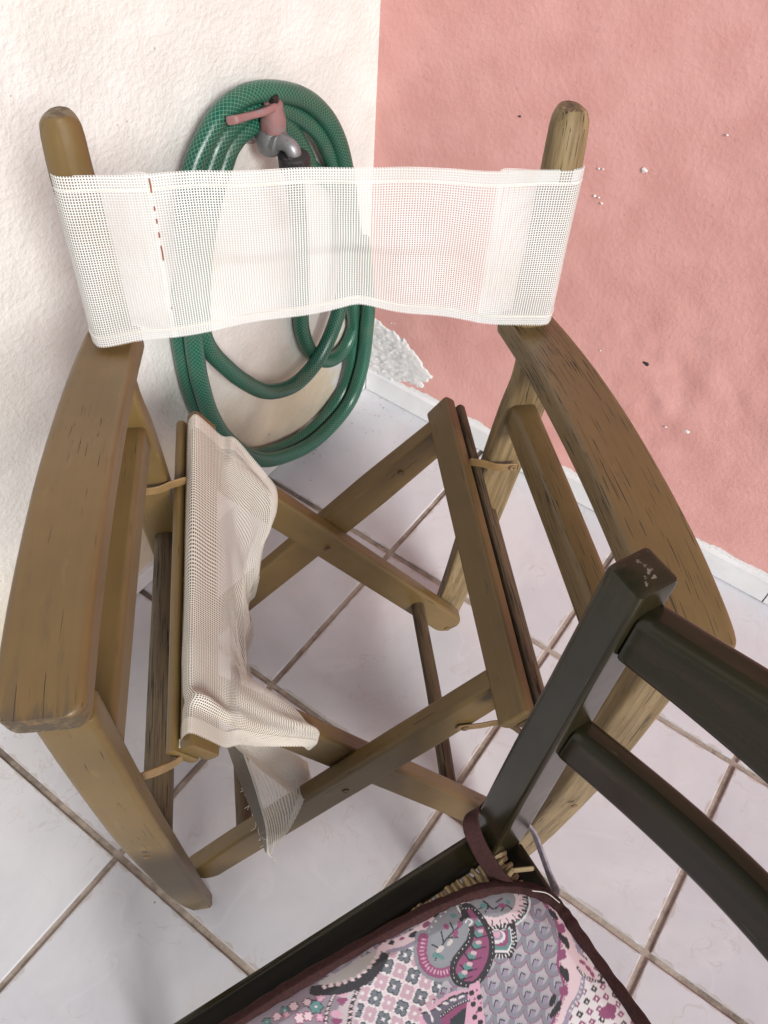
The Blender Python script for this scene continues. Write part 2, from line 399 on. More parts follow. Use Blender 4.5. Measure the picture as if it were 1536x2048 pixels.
def sweep(name, path, width, thick, wdir, mat, parent, r=.004, smooth=0, round0=False, round1=False, bev=.0025, goff=None, wob=.0004, wear=None):
    """rounded bar along path; width lies along wdir, thick across it. r = edge radius"""
    P = [np.asarray(q, float) for q in path]
    n0 = len(P)
    wl = list(width) if hasattr(width, '__len__') else [width]*n0
    tl = list(thick) if hasattr(thick, '__len__') else [thick]*n0
    rl = list(r) if hasattr(r, '__len__') else [r]*n0
    if smooth:
        Q = catmull([np.concatenate([q, [a, b, c]]) for q, a, b, c in zip(P, wl, tl, rl)], smooth)
    else:
        Q = []
        for i in range(n0-1):
            for k in range(6):
                t = k/6; Q.append(np.concatenate([P[i]*(1-t)+P[i+1]*t, [wl[i]*(1-t)+wl[i+1]*t, tl[i]*(1-t)+tl[i+1]*t, rl[i]*(1-t)+rl[i+1]*t]]))
        Q.append(np.concatenate([P[-1], [wl[-1], tl[-1], rl[-1]]]))
    # end treatment: insert rings near the ends
    def ends(Q, rnd, flip):
        if flip: Q = Q[::-1]
        p0, p1 = Q[0], Q[1]
        d = np.linalg.norm(p1[:3]-p0[:3]); tv = (p1[:3]-p0[:3])/d; new = []
        if rnd:
            R = p0[3]*.5 if rnd is True else rnd
            while len(Q) > 2 and np.linalg.norm(Q[1][:3]-p0[:3]) < R*1.05: Q.pop(1)
            for f in (0., .06, .16, .32, .55, .8, 1.):
                s = math.sqrt(max(0, 1-(1-f)**2)); q = p0.copy(); q[:3] = p0[:3]+tv*R*f
                ww = p0[3]*max(s, .18) if rnd is True else p0[3]-2*R*(1-s)
                q[3] = ww; q[4] = p0[4]*(.86 if f == 0 else 1); new.append(q)
        else:
            for f in (0., .35, 1.):
                q = p0.copy(); q[:3] = p0[:3]+tv*bev*f; dd = 2*bev*(1-math.sqrt(1-(1-f)**2))*.8
                q[3] -= dd; q[4] -= dd; new.append(q)
        Q = new + Q[1:]
        return Q[::-1] if flip else Q
    Q = ends(list(Q), round0, False); Q = ends(list(Q), round1, True)
    V = []; G = []; F = []; WR = []; s = 0.; wd = np.asarray(wdir, float)
    off = np.array(goff if goff is not None else rng.uniform(0, 20, 3))
    for i, q in enumerate(Q):
        pt = q[:3]; a = Q[max(0, i-1)][:3]; b = Q[min(len(Q)-1, i+1)][:3]
        t = b-a; t /= np.linalg.norm(t)
        x = wd-t*np.dot(wd, t); x /= np.linalg.norm(x); y = np.cross(t, x)
        if i: s += np.linalg.norm(pt-Q[i-1][:3])
        sec = rsection(q[3]/2, q[4]/2, q[5])
        k = len(sec)
        for (sx, sy) in sec:
            wv = wob*(mnoise.noise(Vector((s*9+off[0], sx*30+off[1], sy*30+off[2]))))
            V.append(pt+x*(sx+wv)+y*(sy+wv)); G.append(off+np.array([s, sx, sy])); WR.append(wear(i/(len(Q)-1)) if wear else 0.)
        if i:
            b0 = (i-1)*k; b1 = i*k
            for j in range(k): F.append((b0+j, b0+(j+1) % k, b1+(j+1) % k, b1+j))
    F.append(tuple(range(k))[::-1]); F.append(tuple(range(len(V)-k, len(V))))
    return mesh_obj(name, V, F, mat, parent, grain=G, attrs={'wear': WR} if wear else None)

def tube(name, path, rad, mat, parent, seg=12, flat=1., wdir=(0, 0, 1), up=None, cap=True):
    P = [np.asarray(q, float) for q in path]; V = []; F = []; UV = []; G = []
    rl = list(rad) if hasattr(rad, '__len__') else [rad]*len(P)
    prev = np.asarray(wdir, float); s = 0
    for i, pt in enumerate(P):
        a = P[max(0, i-1)]; b = P[min(len(P)-1, i+1)]; t = b-a; t /= np.linalg.norm(t)+1e-12
        x = prev-t*np.dot(prev, t); x /= np.linalg.norm(x)+1e-12; y = np.cross(t, x); prev = x
        if i: s += np.linalg.norm(pt-P[i-1])
        for j in range(seg+1):
            an = 2*math.pi*j/seg
            V.append(pt+rl[i]*(x*math.cos(an)+y*math.sin(an)*flat)); UV.append((j/seg, s)); G.append((s, math.cos(an)*rl[i], math.sin(an)*rl[i]))
        if i:
            b0 = (i-1)*(seg+1); b1 = i*(seg+1)
            for j in range(seg): F.append((b0+j, b0+j+1, b1+j+1, b1+j))
    if cap:
        F.append(tuple(range(seg))[::-1]); F.append(tuple(range(len(V)-seg-1, len(V)-1)))
    return mesh_obj(name, V, F, mat, parent, uv=UV, grain=G, sharp=60)

def lathe(name, prof, base, axis, mat, parent, seg=20, ref=(1, 0, 0), notch=None):
    ax = np.asarray(axis, float); ax /= np.linalg.norm(ax); rf = np.asarray(ref, float)
    x = rf-ax*np.dot(rf, ax)
    if np.linalg.norm(x) < 1e-6: x = np.cross(ax, (0, 1, 0.3))
    x /= np.linalg.norm(x); y = np.cross(ax, x); V = []; F = []
    for i, (h, r) in enumerate(prof):
        for j in range(seg):
            rr = r*(notch(j, i) if notch else 1.); an = 2*math.pi*j/seg
            V.append(np.asarray(base)+ax*h+x*rr*math.cos(an)+y*rr*math.sin(an))
        if i:
            for j in range(seg): F.append(((i-1)*seg+j, (i-1)*seg+(j+1) % seg, i*seg+(j+1) % seg, i*seg+j))
    F.append(tuple(range(seg))[::-1]); F.append(tuple(range(len(V)-seg, len(V))))
    return mesh_obj(name, V, F, mat, parent, sharp=40)

def box(name, lo, hi, mat, parent=None, bev=.0015, origin=None):
    lo = np.array(lo, float); hi = np.array(hi, float); o = np.array(origin if origin is not None else (0, 0, 0), float)
    V = []; F = []
    rings = [(lo[2], 0), (hi[2]-bev, 0), (hi[2]-bev*.3, bev*.3), (hi[2], bev)]
    for z, ins in rings:
        for x, y in ((lo[0]+ins, lo[1]+ins), (hi[0]-ins, lo[1]+ins), (hi[0]-ins, hi[1]-ins), (lo[0]+ins, hi[1]-ins)): V.append(np.array((x, y, z))-o)
    for i in range(1, 4):
        for j in range(4): F.append(((i-1)*4+j, (i-1)*4+(j+1) % 4, i*4+(j+1) % 4, i*4+j))
    F.append((3, 2, 1, 0)); F.append((12, 13, 14, 15))
    ob = mesh_obj(name, V, F, mat, parent, smooth=False); ob.location = tuple(o); return ob

def sheet(name, grid, mat, parent, uv=None, stain=None, flip=False):
    g = np.asarray(grid, float); nu, nv = g.shape[:2]; V = g.reshape(-1, 3)
    if uv is None:
        du = np.linalg.norm(np.diff(g, axis=0), axis=2).mean(1); dv = np.linalg.norm(np.diff(g, axis=1), axis=2).mean(0)
        U = np.concatenate([[0], np.cumsum(du)]); W_ = np.concatenate([[0], np.cumsum(dv)])
        uv = np.stack(np.meshgrid(U, W_, indexing='ij'), -1).reshape(-1, 2)
    F = [(i*nv+j, (i+1)*nv+j, (i+1)*nv+j+1, i*nv+j+1) for i in range(nu-1) for j in range(nv-1)]
    return mesh_obj(name, V, F, mat, parent, uv=uv, sharp=180, attrs={'stain': stain} if stain is not None else None)

def vnoise(a, b, seed):
    """smooth value noise on arrays"""
    r = np.random.default_rng(seed).uniform(-1, 1, (64, 64))
    ia = np.floor(a).astype(int); ib = np.floor(b).astype(int); fa = a-ia; fb = b-ib
    fa = fa*fa*(3-2*fa); fb = fb*fb*(3-2*fb)
    g = lambda i, j: r[i % 64, j % 64]
    return (g(ia, ib)*(1-fa)+g(ia+1, ib)*fa)*(1-fb)+(g(ia, ib+1)*(1-fa)+g(ia+1, ib+1)*fa)*fb

# ------------------------------------------------------------------ floor
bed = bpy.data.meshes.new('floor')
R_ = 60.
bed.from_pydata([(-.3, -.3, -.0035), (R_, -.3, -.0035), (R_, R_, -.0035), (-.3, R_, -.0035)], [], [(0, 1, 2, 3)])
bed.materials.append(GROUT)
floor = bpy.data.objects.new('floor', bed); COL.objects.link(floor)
tag(floor, kind='structure')
JX, JY = .99293, .91396            # first joints, in tile pitches from the corner
gap = .0145                        # half a joint, in pitches
xs = [(0.012, JX-gap)] + [(JX+i+gap, JX+i+1-gap) for i in range(11)]
ys = [(0.012, JY-gap)] + [(JY+i+gap, JY+i+1-gap) for i in range(11)]
tmesh = {}
for ix, (xa, xb) in enumerate(xs):
    for iy, (ya, yb) in enumerate(ys):
        key = (ix == 0, iy == 0); c = ((xa+xb)/2*S, (ya+yb)/2*S, 0)
        if key not in tmesh:
            o = box('tile', (xa*S, ya*S, -.012), (xb*S, yb*S, 0), TILE, floor, .0014, c); tmesh[key] = o.data
        else:
            o = bpy.data.objects.new('tile', tmesh[key]); COL.objects.link(o); o.parent = floor
        o.location = (c[0], c[1], random.uniform(-.0003, .0003))
        o.rotation_euler = (random.uniform(-.001, .001), random.uniform(-.001, .001), 0)

# ------------------------------------------------------------------ walls
def wall(name, along, L, H, mat, lump):
    a = np.concatenate([np.arange(0, 1.1, .006), np.linspace(1.1, L, 40)]); z = np.concatenate([np.arange(0, 1.0, .006), np.linspace(1.0, H, 40)])
    A, Z = np.meshgrid(a, z, indexing='ij')
    D = .0012*vnoise(A*9, Z*9, 3+lump)+.0007*vnoise(A*30, Z*30, 5+lump)+.0003*vnoise(A*80, Z*80, 6+lump)
    if lump: D = D*.6
    if lump:    # trowel lumps in the pink plaster
        lm = np.exp(-((A-.62)**2/.035+(Z-.36)**2/.02)); D = D+lm*(.0022*vnoise(A*24, Z*20, 11)+.0014*vnoise(A*45, Z*38, 12))
    else:       # coarse render low down
        lm = 1/(1+np.exp((Z-.24)*25)); D = D+lm*(.0022*vnoise(A*16, Z*22, 13)+.001*vnoise(A*50, Z*60, 14))
    D[0, :] = 0
    if along == 'x': G = np.stack([A, D, Z], -1)
    else: G = np.stack([D, A, Z], -1)
    nu, nv = G.shape[:2]; V = list(G.reshape(-1, 3)); n = len(V)
    F = [(i*nv+j, (i+1)*nv+j, (i+1)*nv+j+1, i*nv+j+1) for i in range(nu-1) for j in range(nv-1)]
    if along == 'x': F = [f[::-1] for f in F]
    # the back and rim of the wall: a real 20 cm thickness
    t = -.2; cs = [(0, 0), (L, 0), (L, H), (0, H)]; ci = [0, (nu-1)*nv, nu*nv-1, nv-1]
    for (p_, q_) in cs: V.append(np.array((p_, t, q_) if along == 'x' else (t, p_, q_)))
    b = [n, n+1, n+2, n+3]
    F.append(tuple(b)); 
    rims = [[i*nv for i in range(nu)], [(nu-1)*nv+j for j in range(nv)], [i*nv+nv-1 for i in range(nu-1, -1, -1)], list(range(nv-1, -1, -1))]
    for k, rm in enumerate(rims): F.append(tuple(rm+[b[(k+1) % 4], b[k]]))
    return mesh_obj(name, V, F, mat, None, sharp=50)
white_wall = tag(wall('plaster_wall', 'x', 3.6, 2.5, WHITE_WALL, 0), 'off-white stippled plaster wall with the tap and green hose hanging on it', 'wall')
pink_wall = tag(wall('plaster_wall', 'y', 3.6, 2.5, PINK_WALL, 1), 'salmon pink plaster wall with a ragged bare patch low in the corner', 'wall')

def skirting(parent, along, joints, H, th):
    for a, b in zip(joints[:-1], joints[1:]):
        g = .0012; h = H
        if along == 'x': box('skirting_tile', (a*S+g, -.004, .002), (b*S-g, th, h), SKIRT, parent, .0012)
        else: box('skirting_tile', (-.004, a*S+g, .002), (th, b*S-g, h), SKIRT, parent, .0012)
skirting(pink_wall, 'y', [.03, .72, 1.715, 2.71, 3.70, 4.7, 5.7, 6.7, 7.7, 8.7, 9.7], .0520, .0075)
skirting(white_wall, 'x', [.0, .845, 1.845, 2.845, 3.845, 4.845, 5.845, 6.845, 7.845, 8.845], .036, .0075)

# bare white plaster where the pink paint has fallen away
OUT = [(0, .585), (.06, .572), (.133, .557), (.208, .541), (.262, .522), (.302, .497), (.345, .47), (.379, .453), (.41, .43), (.438, .408), (.47, .385), (.505, .362),
       (.475, .31), (.43, .27), (.442, .234), (.39, .222), (.346, .215), (.272, .192), (.2, .165), (.121, .16), (0, .15)]
def inpoly(px, py, poly):
    ins = np.zeros(px.shape, bool); n = len(poly)
    for i in range(n):
        x1, y1 = poly[i]; x2, y2 = poly[(i+1) % n]
        c = ((y1 > py) != (y2 > py)) & (px < (x2-x1)*(py-y1)/((y2-y1)+1e-12)+x1); ins ^= c
    return ins
def dpoly(px, py, poly, closed=True):
    d = np.full(px.shape, 1e9); n = len(poly)
    for i in range(n if closed else n-1):
        x1, y1 = poly[i]; x2, y2 = poly[(i+1) % n]; dx, dy = x2-x1, y2-y1
        t = np.clip(((px-x1)*dx+(py-y1)*dy)/(dx*dx+dy*dy+1e-12), 0, 1)
        d = np.minimum(d, np.hypot(px-x1-t*dx, py-y1-t*dy))
    return d
ya = np.arange(0.002, .57, .0045); za = np.arange(.13, .62, .0045)
YA, ZA = np.meshgrid(ya, za, indexing='ij')
wy = YA+.012*vnoise(YA*40, ZA*40, 21)+.006*vnoise(YA*110, ZA*110, 22); wz = ZA+.012*vnoise(YA*40, ZA*40, 23)+.006*vnoise(YA*110, ZA*110, 24)
sdist = np.where(inpoly(wy, wz, OUT), 1, -1)*dpoly(wy, wz, OUT)
ridge = (vnoise(YA*14+ZA*20, ZA*52-YA*26, 25)+.45*vnoise(YA*34+ZA*40, ZA*105-YA*50, 26))
hgt = np.clip(sdist/.010, -1, 1)*.0016 + np.clip(sdist/.05, 0, 1)*.0016*ridge*np.clip((.36-np.abs(YA-.10))/.25, .15, 1) + np.clip(sdist/.05, 0, 1)*.0014
hgt = np.where(YA < .01, np.maximum(hgt, .001), hgt)
sheet('bare_plaster', np.stack([hgt+.0004, YA*S, ZA*S], -1), RAW, pink_wall)
# a low lip of filler over the corner of the skirting
def blob(name, c, rx, ry, rz, mat, parent, seed=0, amp=.35):
    V = []; F = []; nu, nv = 10, 14
    for i in range(nu+1):
        th = math.pi*i/nu
        for j in range(nv):
            ph = 2*math.pi*j/nv; d = np.array((math.sin(th)*math.cos(ph), math.sin(th)*math.sin(ph), math.cos(th)))
            r = 1+amp*mnoise.noise(Vector(d*1.9)+Vector((seed*7.3, seed, 2)))
            V.append((c[0]+rx*r*d[0], c[1]+ry*r*d[1], c[2]+rz*r*d[2]))
    for i in range(nu):
        for j in range(nv): F.append((i*nv+j, i*nv+(j+1) % nv, (i+1)*nv+(j+1) % nv, (i+1)*nv+j))
    return mesh_obj(name, V, F, mat, parent, sharp=50)
for i, (yy, zz, sz, m) in enumerate([(1.653, 1.103, .0042, CHIPD), (1.963, .835, .0038, CHIPW), (1.86, .80, .0018, CHIPW), (1.358, 1.983, .0036, CHIPW),
                                     (1.18, 1.80, .0022, CHIPW), (1.20, 1.80, .0016, CHIPW), (1.22, 1.78, .0018, CHIPW), (1.165, 1.92, .0018, CHIPW), (1.185, 1.925, .0014, CHIPW),
                                     (1.42, 1.06, .0013, CHIPW), (.76, 2.011, .0018, CHIPD), (.18, .60, .0014, CHIPW), (.20, .605, .0010, CHIPW), (1.62, 2.22, .0015, CHIPW)]):
    blob('paint_chip', (.0012, yy*S, zz*S), .0009, sz*1.1, sz*.75, m, pink_wall, i, .6)
for i, (xx, zz) in enumerate([(1.25, .17), (1.02, .25), (.93, .30)]):
    blob('rust_spot', (xx*S, .0010, zz*S), .0035, .0012, .0028, simple('rust', (.25, .13, .05), .8), white_wall, 30+i, .6)
def crumbs(n):
    V = []; F = []
    for i in range(n):
        if i % 2: x, y = abs(random.gauss(.03, .06))+.012, abs(random.gauss(.10, .16))+.01
        else: x, y = abs(random.gauss(.16, .2))+.012, abs(random.gauss(.02, .03))+.011
        r = random.uniform(.0005, .0016); b0 = len(V)
        for d in ((1, 0, 0), (-1, 0, 0), (0, 1, 0), (0, -1, 0), (0, 0, 1), (0, 0, -1)):
            V.append((x+d[0]*r*random.uniform(.7, 1.3), y+d[1]*r*random.uniform(.7, 1.3), .0006+r*.5+d[2]*r*.6))
        for a, b, c in ((0, 2, 4), (2, 1, 4), (1, 3, 4), (3, 0, 4), (2, 0, 5), (1, 2, 5), (3, 1, 5), (0, 3, 5)): F.append((b0+a, b0+b, b0+c))
    return V, F
cv, cf_ = crumbs(110)
tag(mesh_obj('plaster_crumbs', cv, cf_, simple('plaster_crumb', (.42, .37, .32), .9, 0, .5, 300), None, smooth=False), 'scattered plaster crumbs and grit on the floor in the corner', 'grit', kind='stuff')
tag(blob('dry_leaf', (.545*S, .50*S, .0014), .0042, .0026, .0012, LEAF, None, 50), 'tiny dry brown leaf lying on the tile near the corner', 'leaf')

# ------------------------------------------------------------------ tap on the white wall
tap = tag(empty('garden_tap', (.885*S, 0, 2.03*S)), 'old grey metal tap with a worn pink lever on the white wall', 'tap')
def T(x, y, z): return np.array((x, y, z))*S
lathe('inlet_pipe', [(0, .048*S), (.02*S, .048*S), (.022*S, .028*S), (.09*S, .028*S), (.092*S, .05*S), (.12*S, .052*S), (.124*S, .036*S)], T(0, .0, 0), (0, 1, 0), TAP_METAL, tap, 18, (1, 0, 0))
lathe('valve_body', [(-.055*S, .030*S), (-.05*S, .046*S), (-.02*S, .058*S), (.0, .060*S), (.025*S, .054*S), (.05*S, .043*S), (.055*S, .040*S), (.06*S, .034*S)], T(0, .108, .0), (0, .25, 1), TAP_METAL, tap, 20)
lathe('collar', [(0, .045*S), (.004*S, .052*S), (.026*S, .052*S), (.03*S, .046*S)], T(0, .135, .0), (0, 1, -.1), TAP_METAL, tap, 8)
sp = catmull([T(0, .12, .005), T(0, .155, .010), T(0, .190, .010), T(0, .214, .002), T(0, .226, -.014), T(0, .229, -.034)], 6)
tube('spout', sp, [(.044-.012*min(1, i/12))*S for i in range(len(sp))], TAP_METAL, tap, 16)
lathe('hose_nut', [(0, .030*S), (.003*S, .058*S), (.01*S, .063*S), (.068*S, .061*S), (.075*S, .055*S), (.077*S, .03*S)], T(0, .229, -.018), (0, .03, -1), TAP_BLACK, tap, 48,
      notch=lambda j, i: 1.035 if (1 < i < 4 and j % 2) else 1.)
cap = lathe('lever_cap', [(0, .046*S), (.004*S, .051*S), (.045*S, .051*S), (.075*S, .040*S), (.108*S, .037*S), (.112*S, .03*S)], T(0, .125, .045), (0, .08, 1), TAP_RED, tap, 24,
            notch=lambda j, i: .84 if (i < 2 and j % 6 == 0) else 1.)
sweep('lever', [T(.0, .135, .138), T(.08, .148, .150), T(.17, .160, .172), T(.275, .172, .198)], [.05*S, .052*S, .042*S, .055*S], [.03*S, .028*S, .026*S, .03*S], (0, 1, 0.4), TAP_RED, tap, .003, 5, round1=.004)
lathe('bolt', [(0, .021*S), (.035*S, .021*S), (.038*S, .018*S)], T(0, .134, .145), (0, .08, 1), BOLT, tap, 8)

# ------------------------------------------------------------------ hose, one continuous run
HP = [(0.893, 0.235, 1.928), (0.843, 0.196, 1.803), (0.784, 0.158, 1.617), (0.733, 0.119, 1.392), (0.691, 0.08, 1.18), (0.672, 0.055, 1.022), (0.663, 0.055, 0.884), (0.594, 0.055, 0.699), 
      (0.464, 0.055, 0.554), (0.333, 0.055, 0.517), (0.237, 0.055, 0.572), (0.169, 0.05, 0.73), (0.148, 0.05, 0.987), (0.237, 0.05, 1.307), (0.365, 0.05, 1.557), (0.558, 0.05, 1.746), 
      (0.598, 0.05, 1.817), (0.662, 0.05, 1.928), (0.743, 0.05, 2.021), (0.83, 0.05, 2.072), (0.952, 0.05, 2.082), (1.049, 0.05, 2.049), (1.11, 0.05, 1.978), (1.19, 0.06, 1.885), 
      (1.284, 0.075, 1.713), (1.348, 0.09, 1.537), (1.403, 0.125, 1.401), (1.377, 0.125, 1.282), (1.313, 0.125, 1.153), (1.198, 0.125, 0.968), (1.039, 0.125, 0.781), (0.839, 0.125, 0.677), 
      (0.665, 0.125, 0.694), (0.535, 0.125, 0.788), (0.439, 0.125, 0.94), (0.366, 0.11, 1.133), (0.348, 0.085, 1.375), (0.351, 0.06, 1.555), (0.399, 0.06, 1.683), (0.506, 0.06, 1.878), 
      (0.632, 0.06, 2.008), (0.767, 0.06, 2.099), (0.903, 0.06, 2.154), (1.031, 0.06, 2.138), (1.129, 0.06, 2.084), (1.189, 0.06, 2.015), (1.274, 0.06, 1.923), (1.357, 0.06, 1.744), 
      (1.434, 0.06, 1.572), (1.461, 0.055, 1.441), (1.471, 0.055, 1.254), (1.461, 0.055, 1.06), (1.423, 0.055, 0.863), (1.329, 0.055, 0.631), (1.19, 0.055, 0.4), (1.037, 0.055, 0.261), 
      (0.767, 0.055, 0.134), (0.503, 0.055, 0.111), (0.264, 0.055, 0.242), (0.202, 0.055, 0.604), (0.219, 0.055, 0.811), (0.209, 0.06, 1.025), (0.278, 0.08, 1.339), (0.344, 0.1, 1.567), 
      (0.373, 0.1, 1.687), (0.43, 0.1, 1.842), (0.524, 0.1, 1.988), (0.658, 0.1, 2.109), (0.834, 0.1, 2.198), (0.998, 0.1, 2.238), (1.136, 0.1, 2.217), (1.231, 0.1, 2.155), 
      (1.306, 0.1, 2.079), (1.374, 0.11, 1.968), (1.421, 0.12, 1.804), (1.449, 0.13, 1.614), (1.46, 0.135, 1.481), (1.471, 0.135, 1.298), (1.466, 0.135, 1.133), (1.435, 0.135, 0.922), 
      (1.363, 0.135, 0.712), (1.215, 0.135, 0.447), (1.019, 0.135, 0.262), (0.693, 0.135, 0.125), (0.367, 0.135, 0.166), (0.226, 0.135, 0.381), (0.189, 0.135, 0.704), (0.188, 0.135, 0.832), 
      (0.206, 0.13, 0.991), (0.256, 0.13, 1.263)]
path = catmull([np.array(q)*S for q in HP], 9)
hose = tube('garden_hose', path, .0405*S, HOSE, None, 18)
tag(hose, 'coiled green hose with a white thread net, hung over the wall tap', 'hose')

# ------------------------------------------------------------------ director chair
YAW = math.radians(133.2); MU, D0 = -.405, 1.62
cu = np.array([math.cos(YAW), math.sin(YAW), 0]); cf = np.array([math.sin(YAW), -math.cos(YAW), 0])
DC = .8
org = (cu*MU+cf*(D0+DC))*S
chair = tag(empty('director_chair', tuple(org), YAW), 'weathered brown wooden director chair with torn mesh seat hanging from one rail', 'chair')
def L(w, d, z): return np.array((w, -(d-DC), z))*S          # across, forward, up
def LL(pts): return [L(*q) for q in pts]
for sg in (-1, 1):
    leftside = sg < 0
    wr = WOOD if leftside else WOOD_GRAIN
    # rear leg and back post: one sawn piece, bent at the arm
    sweep('rear_leg', LL([(sg*.633, .125, 0), (sg*.635, .215, .45), (sg*.635, .29, .9), (sg*.635, .375, 1.4), (sg*.635, .44, 1.77), (sg*.637, .455, 1.92), (sg*.638, .43, 2.03)]),
          [.13*S, .14*S, .145*S, .145*S, .14*S, .12*S, .10*S], .068*S, (1, 0, 0), wr, chair, .004, 5)
    sweep('back_post', LL([(sg*.640, .300, 1.98), (sg*.640, .303, 2.2), (sg*.638, .306, 2.4), (sg*.634-.004+.004*sg, .304, 2.58), (sg*.630-.004+.008*sg, .285, 2.72)]),
          [.112*S, .110*S, .110*S, .108*S, .100*S], [.10*S, .10*S, .10*S, .098*S, .092*S], (1, 0, 0), WOOD if leftside else WOOD_GRAIN, chair, [.044*S]*5, 5, round1=.0125, wear=lambda t: .8*max(0, (t-.9)/.1))
    sweep('front_leg', LL([(sg*.628, 1.412, 0), (sg*.63, 1.452, .3), (sg*.632, 1.492, .75), (sg*.634, 1.53, 1.3), (sg*.635, 1.545, 1.75), (sg*.636, 1.55, 2.15)]),
          [.088*S, .108*S, .124*S, .130*S, .130*S, .126*S], [.06*S, .064*S, .068*S, .07*S, .07*S, .07*S], (1, 0, 0), WOOD if leftside else WOOD_GRAIN, chair, .0045, 6, wear=lambda t: max(0, 1-t/.22))
    prof = [(.20, 2.005), (.45, 2.085), (.7, 2.152), (1.0, 2.213), (1.3, 2.245), (1.5, 2.245), (1.605, 2.23)]
    sweep('armrest', LL([(sg*.66, d, z-.042) for d, z in prof]), [.165*S, .17*S, .173*S, .175*S, .175*S, .174*S, .17*S], .084*S, (1, 0, 0),
          WOOD_WORN if leftside else WOOD_CRACK, chair, .0052, 6, round1=.011, goff=(3.3, 1.2, 4.4) if leftside else None, wear=(lambda t: max(0, (t-.72)/.28)) if leftside else (lambda t: .25*max(0, (t-.8)/.2)))
    sweep('upper_rail', LL([(sg*.622, .47, 1.79), (sg*.622, .95, 1.845), (sg*.622, 1.53, 1.895)]), .083*S, .115*S, (1, 0, 0), WOOD if leftside else WOOD_CRACK, chair, .005, 5)
    sweep('lower_rail', LL([(sg*.628, .35, 1.11), (sg*.628, .9, 1.11), (sg*.628, 1.515, 1.105)]), .088*S, .105*S, (1, 0, 0), WOOD_ROUGH, chair, .011, 5)
    # seat rail: two battens that used to clamp the seat cloth
    wide = np.array((sg*.58, 0, .815)); thn = np.array((sg*.815, 0, -.58))          # along the wide face, and outward through the sandwich
    A = np.array((sg*.402, 0, 1.432)); cI = A+wide*.058+thn*.024; cO = A+wide*.066+thn*.082
    def LW(v, d): return L(v[0], d, v[2])
    wloc = (wide[0], 0, wide[2])
    sweep('seat_rail', [LW(cI, .09), LW(cI, .75), LW(cI, 1.39)], .118*S, .05*S, wloc, WOOD, chair, .004, 5)
    sweep('clamp_batten', [LW(cO, .10), LW(cO, .75), LW(cO, 1.385)], .112*S, .034*S, wloc, WOOD if leftside else WOOD_ROUGH, chair, .004, 5)
    # little metal straps that tie rails and legs
    zr, wl_ = 1.50, .635
    o = sweep('rear_strap', LL([(sg*.50, .418, zr+.01), (sg*.55, .435, zr+.012), (sg*.60, .455, zr+.01), (sg*.67, .458, zr+.01)]), .036*S, .006*S, (0, 0, 1), STRAP, chair, .0006, 4)
    lathe('screw', [(0, .013*S), (.004*S, .013*S), (.006*S, .009*S), (.004*S, .005*S), (.002*S, .003*S)], LL([(sg*.648, .461, zr+.012)])[0], (0, -1, 0), SCREW, o, 12, (1, 0, 0))
    if leftside:
        o = sweep('front_strap', LL([(-.645, 1.492, 1.585), (-.592, 1.478, 1.57), (-.54, 1.42, 1.475), (-.50, 1.37, 1.42)]), .032*S, .006*S, (0, 0, 1), STRAP, chair, .0006, 4)
    else:
        o = sweep('front_strap', LL([(.325, 1.288, 1.212), (.40, 1.287, 1.210), (.49, 1.288, 1.208), (.56, 1.37, 1.22), (.62, 1.475, 1.23)]), .034*S, .006*S, (0, 0, 1), STRAP, chair, .0006, 4, round0=.004)
        lathe('screw', [(0, .012*S), (.004*S, .012*S), (.006*S, .008*S)], L(.352, 1.291, 1.212), (0, -1, 0), SCREW, o, 12, (1, 0, 0))
    lathe('screw', [(0, .010*S), (.003*S, .010*S), (.005*S, .006*S)], L(sg*.635, 1.575, 1.22), (0, -1, 0), SCREW, chair, 10, (1, 0, 0))
# crossed legs
def cross(d0, d1, sgn, mat):
    zl = lambda w_: 1.105-1.203*(w_*-sgn*-1+.209) if False else None
    pts = [(-.455, 1.401), (-.2, 1.094), (.1, .733), (.4, .372), (.628, .098)]
    P = [(w_*sgn, d0+(d1-d0)*i/4, z) for i, (w_, z) in enumerate(pts)]
    n = np.array((1.203*sgn, 0, 1.)); n /= np.linalg.norm(n)
    return sweep('cross_leg', LL(P), [.128*S, .150*S, .150*S, .150*S, .148*S], .068*S, (n[0], 0, n[2]), mat, chair, .0045, 0, round1=.017, wear=lambda t: max(0, (t-.82)/.18))
xa = cross(.235, .262, 1, WOOD)
xb = cross(.165, .190, -1, WOOD_WORN)
xc = cross(1.235, 1.312, -1, WOOD)
xd = cross(1.165, 1.241, 1, WOOD_WORN)
def screw_at(w_, d, z, par, r=.014):
    lathe('screw', [(0, r*S), (.004*S, r*S), (.006*S, r*.7*S), (.003*S, r*.4*S)], L(w_, d, z), (0, -1, 0), SCREW, par, 14, (1, 0, 0))
screw_at(0., .302-.01, .853, xa); screw_at(.60, .296, .10, xa); screw_at(.30, .228-.02, 1.225, xb, .012); screw_at(-.03, 1.303, .80, xc, .013)
for sg in (-1, 1):
    sweep('stretcher', LL([(sg*.43, .245, .335), (sg*.43, .8, .335), (sg*.42, 1.25, .335)]), .064*S, .064*S, (1, 0, 0), WOOD_ROUGH, chair, .028*S, 6)

